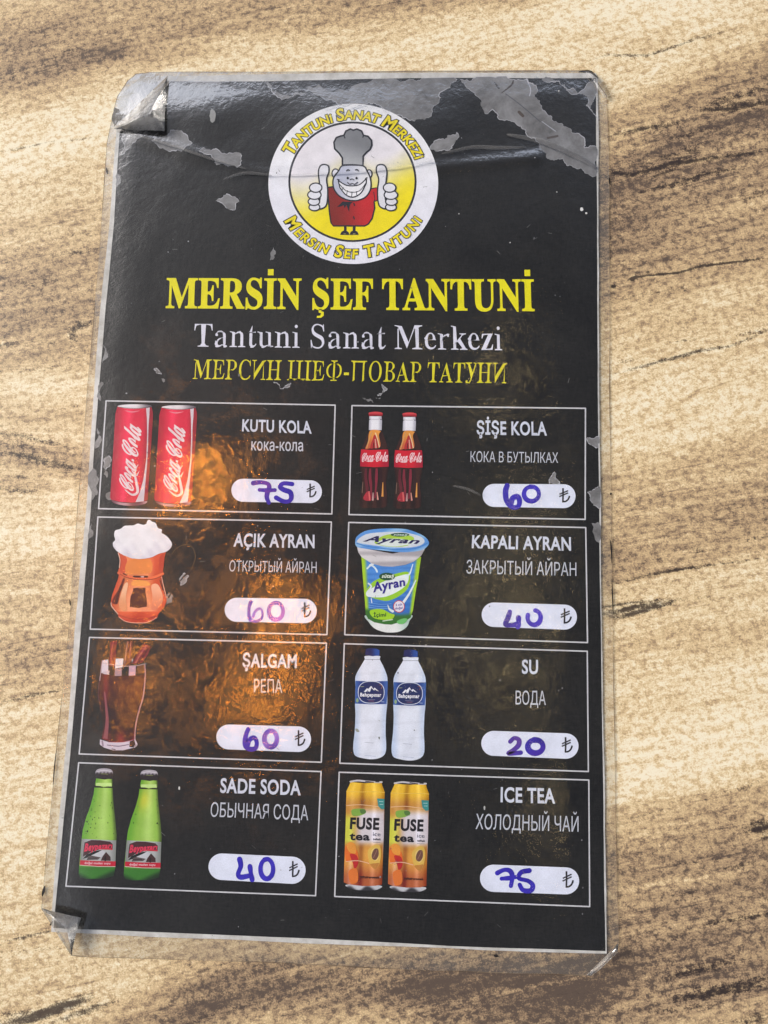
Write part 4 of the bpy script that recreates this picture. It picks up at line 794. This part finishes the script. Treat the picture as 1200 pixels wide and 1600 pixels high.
def water_bottle(dx, dy):
    I = Ink(520, 1000, 1 / 6); I.dx, I.dy = dx, dy
    outl = [(305, 150), (300, 180), (265, 240), (225, 310), (210, 360), (212, 450), (208, 600), (212, 700), (205, 860), (192, 980), (195, 1050), (215, 1088), (280, 1108), (350, 1118), (420, 1112), (475, 1085), (498, 1040), (500, 960), (495, 860), (500, 700), (510, 600), (512, 450), (512, 360), (500, 310), (470, 240), (440, 180), (438, 150)]
    def wat(X, Y):
        u = np.abs((X - 355) / 150); c = mixc((222, 228, 244), (192, 208, 236), soft(u, .5, 1.0)); return c - (6 * soft(np.sin(Y / 24 + X / 300), .7, 1) + 6 * soft(np.sin(X / 37 + Y / 90), .3, 1))[:, None]
    I.blob(outl, wat, 10, 3)
    I.stroke([(300, 182), (440, 182)], 4, (90, 100, 130), smooth=False); I.poly([(303, 140), (310, 84), (350, 76), (410, 82), (437, 96), (436, 146), (370, 152)], lambda X, Y: mixc((34, 38, 92), (40, 78, 160), soft(X, 350, 420)), 8)
    I.poly([(212, 382), (360, 388), (515, 384), (512, 500), (504, 600), (360, 604), (208, 596), (212, 480)], lambda X, Y: mixc((34, 62, 134), (58, 98, 172), soft(np.abs(X - 360), 90, 150)), 10)
    badge = ellipse(360, 490, 122, 102, 40)
    badge = [(360 + np.sign(x - 360) * 122 * abs((x - 360) / 122) ** .75, 490 + np.sign(y - 490) * 102 * abs((y - 490) / 102) ** .85) for x, y in badge]
    I.poly(badge, (26, 42, 96)); I.stroke(badge + [badge[0]], 6, (206, 216, 236), smooth=False)
    I.poly([(290, 486), (322, 450), (330, 460), (360, 430), (380, 460), (392, 446), (432, 482), (404, 470), (394, 462), (388, 474), (362, 448), (346, 490), (336, 478), (326, 492), (332, 466), (312, 486)], (226, 230, 240))
    I.text('Bahçepınar', ((256, 528), (454, 532), (454, 496), (258, 494)), (230, 232, 242), 0.035); I.stroke([(322, 556), (395, 560)], 5, (120, 120, 150), smooth=False); I.stroke([(335, 570), (385, 573)], 5, (140, 90, 110), smooth=False); I.stroke([(262, 438), (290, 436)], 6, (140, 150, 120)); I.stroke([(440, 420), (462, 430), (455, 455)], 6, (140, 84, 70)); I.poly(ellipse(230, 566, 12, 20, 16), (140, 170, 130)); I.stroke([(455, 578), (480, 580)], 8, (130, 150, 200), smooth=False)
    I.stroke([(300, 960), (380, 966)], 4, (160, 168, 190)); I.stroke([(300, 1082), (400, 1090)], 4, (168, 180, 206))
    if dx == 0:
        I.blob([(210, 835), (232, 832), (248, 858), (225, 862)], (150, 156, 150)); I.blob([(428, 912), (440, 910), (436, 934)], (90, 100, 90))
    else: I.poly(ellipse(405, 834, 5, 6, 8), (60, 60, 70)); I.poly(ellipse(252, 296, 6, 10, 10), (100, 110, 140))
    I.build('bottle_picture', p6)
water_bottle(0, 0); water_bottle(359, 12)

def soda_bottle(dx, dy):
    I = Ink(90, 1190, .175); I.dx, I.dy = dx, dy
    r2 = np.random.default_rng(5 + int(dx))
    outl = [(345, 150), (330, 225), (322, 290), (295, 390), (255, 500), (225, 610), (215, 690), (205, 800), (195, 900), (188, 1000), (200, 1035), (260, 1048), (420, 1045), (500, 1020), (515, 950), (522, 800), (527, 660), (515, 520), (500, 380), (492, 260), (488, 150), (420, 160)]
    def grn(X, Y):
        l_ = np.interp(Y, [150, 225, 290, 390, 500, 610, 690, 1000], [345, 330, 322, 295, 255, 225, 215, 188]); r_ = np.interp(Y, [150, 260, 380, 520, 660, 1000], [488, 492, 500, 515, 527, 505]); u = (X - l_) / (r_ - l_)
        c = mixc((142, 186, 70), (178, 214, 110), np.exp(-((u - .6) / .18) ** 2)); c = mixc((104, 166, 44), (255, 255, 255), np.zeros(len(X))) * (1 - soft(u, .03, .3))[:, None] + c * soft(u, .03, .3)[:, None]
        c = c * (1 - .45 * soft(u, .86, 1))[:, None]
        if dx > 0: c = c + np.array([50, 12, -10]) * (np.exp(-((Y - 330) / 90) ** 2) * np.exp(-((u - .3) / .3) ** 2))[:, None]
        lo = soft(Y, 925, 945); c = c * (1 - lo[:, None]) + lo[:, None] * mixc((56, 120, 38), (24, 50, 24), soft(np.abs(u - .4) + (Y - 1000) / 150, .2, .6))
        return c
    I.poly(outl, grn, 10)
    I.poly([(332, 205), (330, 232), (490, 236), (490, 214), (410, 228)], (22, 26, 16)); I.poly([(345, 190), (480, 190), (484, 222), (410, 220), (340, 216)], (196, 226, 140))
    I.blob([(340, 140), (338, 95), (360, 68), (420, 60), (475, 70), (494, 100), (492, 150), (465, 156), (420, 148), (370, 152)], lambda X, Y: mixc((170, 164, 176), (36, 30, 34), soft(Y + 5 * np.sin(X / 5), 88, 112)), 5, 4); I.stroke([(385, 108), (450, 112)], 6, (110, 120, 70), cap=False); I.stroke([(352, 90), (410, 78), (480, 88)], 8, (200, 196, 206))
    n = 46 if dx == 0 else 14
    for _ in range(n):
        if dx == 0 and r2.random() < .65: x, y = r2.normal(310, 50), r2.normal(560, 70)
        else: y = r2.uniform(300, 660); x = np.interp(y, [300, 660], [480, 505]) + r2.normal(0, 14) if r2.random() < .7 else np.interp(y, [300, 660], [330, 240]) + abs(r2.normal(0, 10))
        if 240 - (y - 560) * .3 < x < 515: I.poly(ellipse(x, y, r2.uniform(2, 7), r2.uniform(2, 10), 7), (88, 118, 44) if r2.random() < .7 else (30, 44, 18))
    I.poly([(216, 690), (360, 696), (524, 704), (520, 800), (516, 905), (360, 900), (202, 890), (206, 800)], lambda X, Y: mixc((176, 178, 180), (132, 136, 134), soft(np.abs(X - 365), 80, 160)), 9)
    I.poly([(232, 790), (240, 722), (300, 700), (380, 702), (470, 715), (494, 740), (490, 788), (400, 778), (300, 808), (226, 850)], (70, 34, 40)); I.text('Beypazarı', ((236, 800), (488, 768), (492, 726), (246, 730)), (216, 52, 84), 0.045, 0.1); I.stroke([(400, 778), (486, 782)], 14, (190, 40, 60), smooth=False)
    I.poly([(225, 868), (260, 830), (330, 800), (400, 786), (330, 830), (262, 858)], (24, 24, 24)); I.poly([(258, 880), (272, 846), (340, 828), (390, 850), (360, 876)], (90, 80, 80)); I.poly([(385, 884), (400, 850), (432, 806), (472, 850), (474, 886)], (66, 40, 40)); I.poly([(300, 838), (400, 792), (430, 806), (392, 856), (360, 850)], (196, 196, 204)); I.stroke([(425, 850), (425, 884)], 14, (24, 18, 20), smooth=False); I.stroke([(275, 862), (350, 862)], 8, (50, 40, 44), smooth=False)
    I.poly([(200, 880), (360, 888), (518, 890), (516, 934), (360, 934), (198, 922)], (190, 26, 52)); I.text('doğal maden suyu', ((240, 914), (470, 918), (470, 898), (240, 894)), (226, 190, 200), 0.02); I.stroke([(198, 924), (360, 936), (514, 938)], 5, (214, 190, 186), smooth=False)
    I.build('bottle_picture', p7)
soda_bottle(0, 0); soda_bottle(402, 13)

def tea_can(dx, dy):
    I = Ink(510, 1200, .175); I.dx, I.dy = dx, dy
    I.blob([(190, 1040), (480, 1050), (460, 1084), (380, 1094), (260, 1088), (200, 1072)], lambda X, Y: mixc((196, 196, 204), (54, 52, 58), soft(np.sin(X / 26) + (Y - 1070) / 20, -.6, 1)), 8)
    outl = [(215, 125), (208, 145), (180, 205), (176, 300), (172, 500), (165, 700), (158, 900), (155, 1020), (200, 1040), (320, 1054), (440, 1052), (497, 1040), (502, 850), (512, 600), (518, 350), (520, 215), (500, 160), (492, 125), (350, 136)]
    def tea(X, Y):
        l_ = np.interp(Y, [125, 205, 500, 1020], [212, 180, 172, 155]); r_ = np.interp(Y, [125, 215, 600, 1040], [495, 520, 512, 497]); u = (X - l_) / (r_ - l_)
        a = mixc((232, 186, 48), (196, 138, 60), soft(Y, 205, 330)); a = mixc((0, 0, 0), (1, 1, 1), np.ones(len(X))) * a
        mid = np.array([214, 206, 214]) ; t = soft(Y, 330, 420) * (1 - soft(Y, 640, 720)) * soft(u, .12, .45); c = a * (1 - t[:, None]) + mid * t[:, None]
        yl = soft(Y, 380, 470) * (1 - soft(Y, 640, 700)) * (1 - soft(u, .1, .34)); c = c * (1 - yl[:, None]) + np.array([206, 206, 70]) * yl[:, None]
        lo = soft(Y, 650, 760); low = mixc((222, 160, 70), (176, 92, 52), soft(Y, 800, 1000)); c = c * (1 - lo[:, None]) + low * lo[:, None]
        c = c - np.array([58, 60, 30]) * (np.exp(-((u - .42) / .07) ** 2) * (1 - t))[:, None] + np.array([26, 40, 60]) * (np.exp(-((u - .16) / .06) ** 2) * (.4 + lo * .6))[:, None]
        c = c - np.array([40, 44, 40]) * (soft(u, .86, 1) * (1 - t * .6))[:, None] + np.array([30, 34, 40]) * np.exp(-((u - .74) / .06) ** 2)[:, None]
        return c
    I.poly(outl, tea, 9)
    I.stroke([(214, 122), (280, 112), (350, 118), (440, 126), (494, 126)], 15, (196, 194, 202)); I.stroke([(350, 118), (420, 128)], 9, (60, 50, 50)); I.stroke([(440, 122), (470, 124)], 9, (60, 56, 60))
    I.stroke([(180, 208), (300, 214), (420, 212), (520, 218)], 5, (226, 190, 90)); I.stroke([(180, 335), (300, 328), (420, 340), (515, 350)], 6, (226, 190, 150))
    I.blob([(225, 375), (280, 362), (340, 368), (352, 400), (300, 425), (235, 425)], (128, 168, 70)); I.blob([(300, 372), (345, 372), (350, 400), (312, 408)], (84, 120, 60)); I.poly([(452, 272), (518, 276), (517, 365), (490, 368), (462, 340)], (60, 140, 140)); I.stroke([(472, 300), (505, 300)], 5, (170, 206, 206)); I.stroke([(478, 325), (505, 325)], 5, (170, 206, 206))
    I.text('FUSE', ((208, 540), (470, 548), (474, 446), (214, 440)), (30, 26, 32), 0.042); I.text('tea', ((206, 640), (386, 646), (386, 592), (208, 586)), (30, 26, 36), 0.035, ytop=.56)
    I.text('ice', ((416, 606), (482, 610), (482, 572), (416, 568)), (80, 80, 100), 0.0, ytop=.72); I.text('şeftali', ((416, 642), (482, 646), (482, 628), (416, 624)), (50, 46, 60), 0.03, ytop=.72); I.stroke([(416, 662), (480, 664)], 4, (120, 120, 140), smooth=False)
    I.blob([(170, 700), (230, 680), (275, 740), (285, 820), (230, 830), (175, 830)], (222, 110, 40)); I.blob([(210, 770), (270, 780), (285, 850), (252, 905), (236, 850)], (186, 40, 40)); I.blob([(180, 690), (215, 660), (262, 690), (260, 760), (205, 750)], (226, 150, 60))
    I.blob([(372, 740), (420, 690), (470, 690), (488, 760), (470, 860), (432, 900), (396, 870), (376, 810)], (216, 178, 84)); I.blob([(400, 740), (440, 712), (468, 740), (466, 800), (436, 830), (404, 800)], (226, 196, 120)); I.blob([(405, 770), (430, 722), (462, 726), (466, 780), (440, 820), (410, 810)], (110, 74, 62)); I.stroke([(420, 800), (440, 760), (452, 730)], 6, (150, 112, 96)); I.blob([(390, 860), (440, 850), (470, 850), (436, 904)], (190, 130, 60))
    I.stroke([(175, 835), (280, 828), (380, 852)], 6, (230, 190, 160)); I.stroke([(300, 968), (370, 974), (465, 978)], 7, (60, 30, 24)); I.text('şeftali aromalı', ((298, 984), (468, 988), (468, 966), (298, 962)), (66, 34, 26), 0.02); I.blob([(200, 920), (270, 900), (280, 1010), (215, 1030)], (220, 118, 50))
    I.build('can_picture', p8)
tea_can(0, 0); tea_can(395, 14)

# ------------------------------------------------------------------ clear film over everything, its creases and folded corners
def make_film():
    px = np.array(FILM_OUT, float)
    v, f = fill(jag(FILM_OUT, 0.004, 3), 6.0)
    d, _ = seg_dist(v[:, 0], v[:, 1], FILM_OUT + [FILM_OUT[0]])
    z = 0.0008 + 0.00045 * soft(d, 6, 46)
    p0 = at(v[:, 0], v[:, 1], 0.0); X, Y = p0[:, 0], p0[:, 1]
    w = np.zeros(len(v)); r3 = np.random.default_rng(21)
    for lam, amp in ((0.16, 0.00050), (0.09, 0.00030), (0.05, 0.00016), (0.03, 0.00008)):
        for _ in range(4):
            a = r3.uniform(0, 2 * np.pi); w += amp / 2 * np.sin(2 * np.pi * (X * np.cos(a) + Y * np.sin(a)) / lam + r3.uniform(0, 6))
    cr, _ = seg_dist(v[:, 0], v[:, 1], [(180, 203), (380, 263), (420, 272), (560, 268), (680, 262), (840, 245)]); w += 0.0006 * np.exp(-(cr / 9) ** 2)
    z = np.maximum(z + np.clip(w + .0003, 0, .0015) * soft(d, 20, 80), 0.0005)
    z = np.where(d > 46, np.maximum(z, 0.0012), z)
    P = p0.copy(); k = (z / EYE[2])[:, None]; P = p0 + (EYE - p0) * k
    o = link('clear_film', P, f, FILM, menu, smooth=True); o['label'] = 'clear glossy plastic film over the print'
make_film()
def ridge(pts, w, h, mat, name, z=0.0017):
    """a pinched crease of the film: a narrow tent of plastic"""
    p = np.array(smooth_curve(pts, 6)); t = np.gradient(p, axis=0); t /= np.linalg.norm(t, axis=1)[:, None]; nn = np.stack([-t[:, 1], t[:, 0]], 1)
    s = np.sin(np.pi * np.linspace(0.02, 0.98, len(p))) ** .5
    a = p + nn * (w / 2 * s)[:, None]; b = p - nn * (w / 2 * s)[:, None]; m = len(p)
    A = at(a[:, 0], a[:, 1], z); Bq = at(b[:, 0], b[:, 1], z); Cq = at(p[:, 0], p[:, 1], z); Cq[:, 2] += h * s
    f = [(i, i + 1, m + i + 1, m + i) for i in range(m - 1)] + [(m + i, m + i + 1, 2 * m + i + 1, 2 * m + i) for i in range(m - 1)]
    return link(name, np.vstack([A, Cq, Bq]), f, mat, menu, smooth=True)
ridge([(182, 202), (260, 225), (330, 248), (385, 264)], 4.5, 0.0012, FOLD, 'film_crease')
ridge([(350, 280), (378, 271), (400, 271), (425, 274)], 5, 0.0012, FOLD, 'film_crease')
ridge([(420, 273), (480, 272), (560, 268), (640, 258), (690, 246)], 3, 0.0006, FILM, 'film_crease')
ridge([(690, 240), (740, 230), (780, 231), (822, 230)], 6, 0.0012, FOLD, 'film_crease')
cr = Ink(640, 100, .3, 0.00069); cr.blob([(150, 478), (250, 462), (380, 455), (470, 462), (590, 432), (480, 470), (380, 468), (240, 478)], (10, 10, 12)); cr.blob([(440, 95), (450, 100), (470, 125), (460, 128)], (70, 66, 64)); cr.stroke([(480, 150), (530, 110), (540, 85)], 10, (72, 62, 56), taper=lambda s: .4 + .6 * np.sin(np.pi * s)); cr.stroke([(500, 155), (580, 215), (680, 300)], 5, (90, 90, 96)); cr.stroke([(720, 385), (770, 375)], 12, (84, 76, 72)); cr.stroke([(570, 250), (590, 270)], 16, (86, 76, 70)); cr.stroke([(610, 80), (630, 130), (625, 165)], 5, (190, 190, 200)); cr.stroke([(690, 300), (760, 350)], 4, (170, 172, 182))
cr.build('print_crack', menu, label='dark crack in the print beside the emblem')
ridge([(792, 210), (850, 222), (905, 246), (932, 262)], 9, 0.0012, FOLD, 'film_crease')
ck = Ink(530, 620, 1 / 6, 0.00069); ck.stroke([(470, 620), (600, 665), (860, 720), (1010, 745), (1140, 790), (1200, 830)], 14, (14, 14, 12), taper=lambda s: .15 + .85 * s); ck.build('print_crack', menu)
ridge([(708, 759), (730, 764), (752, 774)], 4, 0.0008, FOLD, 'film_crease')

def corner_fold(pts, mat, label):
    """pts: (pixel x, pixel y, height) of a folded-over flap of film, with thickness"""
    a = [at(x, y, z) for x, y, z in pts]; c = sum(a) / len(a); n = len(a)
    ring_ = []
    for i in range(n):                                            # subdivide each side and bow it a little
        p, q = a[i], a[(i + 1) % n]
        for k in range(6):
            t = k / 6; s = p * (1 - t) + q * t; ring_.append(s + np.array([0, 0, .0003 * math.sin(math.pi * t)]))
    V = ring_ + [c + np.array([0, 0, 0.0005])]; m = len(ring_)
    o = link('corner_fold', V, [(i, (i + 1) % m, m) for i in range(m)], mat, menu, smooth=True)
    md = o.modifiers.new('thickness', 'SOLIDIFY'); md.thickness = 0.00015
    o['label'] = label
corner_fold([(178, 202, .0018), (262, 119, .0018), (259, 160, .0024), (257, 205, .0034), (215, 204, .0026)], FOLD, 'folded back clear corner lifting off the top left')
corner_fold([(65, 1419, .003), (127, 1434, .004), (118, 1462, .004), (112, 1493, .003)], FOLD, 'folded over clear corner at the bottom left')
corner_fold([(966, 1474, .003), (965, 1488, .004), (926, 1524, .004), (916, 1524, .003)], FOLD, 'bent clear corner at the bottom right')
ridge([(916, 112), (930, 122), (940, 138), (948, 152)], 10, 0.0012, FOLD, 'film_crease')
# worn and dirty plastic of the torn-off corner
dirt = Ink(140, 100, 1 / 3, 0.00066)
dirt.poly(jag([(118, 200), (140, 215), (150, 240), (180, 225), (150, 260), (116, 296)], .15, 3), (86, 78, 60)); dirt.poly(jag([(270, 110), (285, 88), (325, 84), (310, 110), (280, 132), (235, 160), (228, 150)], .15, 3), (40, 34, 30)); dirt.poly(jag([(235, 55), (262, 48), (330, 55), (335, 78), (290, 82), (245, 90), (235, 82)], .1, 3), (170, 160, 146)); dirt.poly(ellipse(210, 166, 17, 20, 20), (196, 170, 150)); dirt.stroke(ellipse(210, 166, 18, 21, 20), 3, (120, 108, 100))
dirt.build('dirt', menu, label='grime in the torn corner of the plastic')
# dust, scratches and chips on the print
ds = Ink(z=0.00104); r4 = np.random.default_rng(3)
for _ in range(230):
    x, y = r4.uniform(195, 925), r4.uniform(200, 1470); x = max(x, 200 - (y - 130) * .085)
    g = r4.uniform(90, 170); s = abs(r4.normal(0, .45)) + .25
    if r4.random() < .42: a = r4.uniform(0, 6.3); L = r4.uniform(2, 9); ds.stroke([(x, y), (x + L * math.cos(a), y + L * math.sin(a))], .5, (g * .75,) * 3, smooth=False, cap=False)
    else: ds.add(ellipse(x, y, s, s * r4.uniform(.6, 1.6), 7), [tuple(range(7))], (g, g, g * 1.04))
for x, y, w, h, g in ((909, 327, 2.6, 3.2, 210), (916, 333, 1.8, 1.6, 200), (280, 1231.5, 1.5, 3, 200), (757, 1262.5, 1.5, 3.4, 170), (332, 181, 5, 11, 150), (870, 300, 1, 1, 190), (873, 142, 1.2, 1.2, 200), (717, 334, 1, 1, 190), (98, 1278, 2, 1, 150), (797, 379, 1, 1, 200)): ds.poly(jag(ellipse(x, y, w, h, 8), .15, 1), (g, g, g))
o = ds.build('dust', menu); o['kind'] = 'stuff'
# dark bits of dirt caught at the edge of the film
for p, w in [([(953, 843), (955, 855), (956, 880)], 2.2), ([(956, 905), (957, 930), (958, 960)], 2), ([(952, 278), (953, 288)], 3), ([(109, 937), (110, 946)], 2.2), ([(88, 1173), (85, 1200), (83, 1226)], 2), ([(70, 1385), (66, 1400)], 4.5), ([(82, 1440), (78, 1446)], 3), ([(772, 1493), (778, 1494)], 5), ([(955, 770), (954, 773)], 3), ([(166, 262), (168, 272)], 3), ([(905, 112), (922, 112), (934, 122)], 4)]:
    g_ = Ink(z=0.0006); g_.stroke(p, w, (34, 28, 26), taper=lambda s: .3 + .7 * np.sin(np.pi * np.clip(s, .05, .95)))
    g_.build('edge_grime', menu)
# the cut edge of the plastic, a thin brown ribbon of uneven tone
g_ = Ink(z=0.0004); r5 = np.random.default_rng(9)
edge = jag(FILM_OUT + [FILM_OUT[0]], 0.004, 2, False); ph = r5.uniform(0, 6, 5)
g_.stroke(edge, 1.3, lambda X, Y: mixc((96, 78, 60), (176, 160, 136), np.clip(.5 + .5 * np.sin(X / 23 + ph[0]) * np.sin(Y / 41 + ph[1]) + .3 * np.sin(Y / 9), 0, 1)), smooth=False, cap=False, taper=lambda s: .55 + .4 * np.sin(s * 140 + ph[2]) * np.sin(s * 61))
g_.build('film_edge', menu)
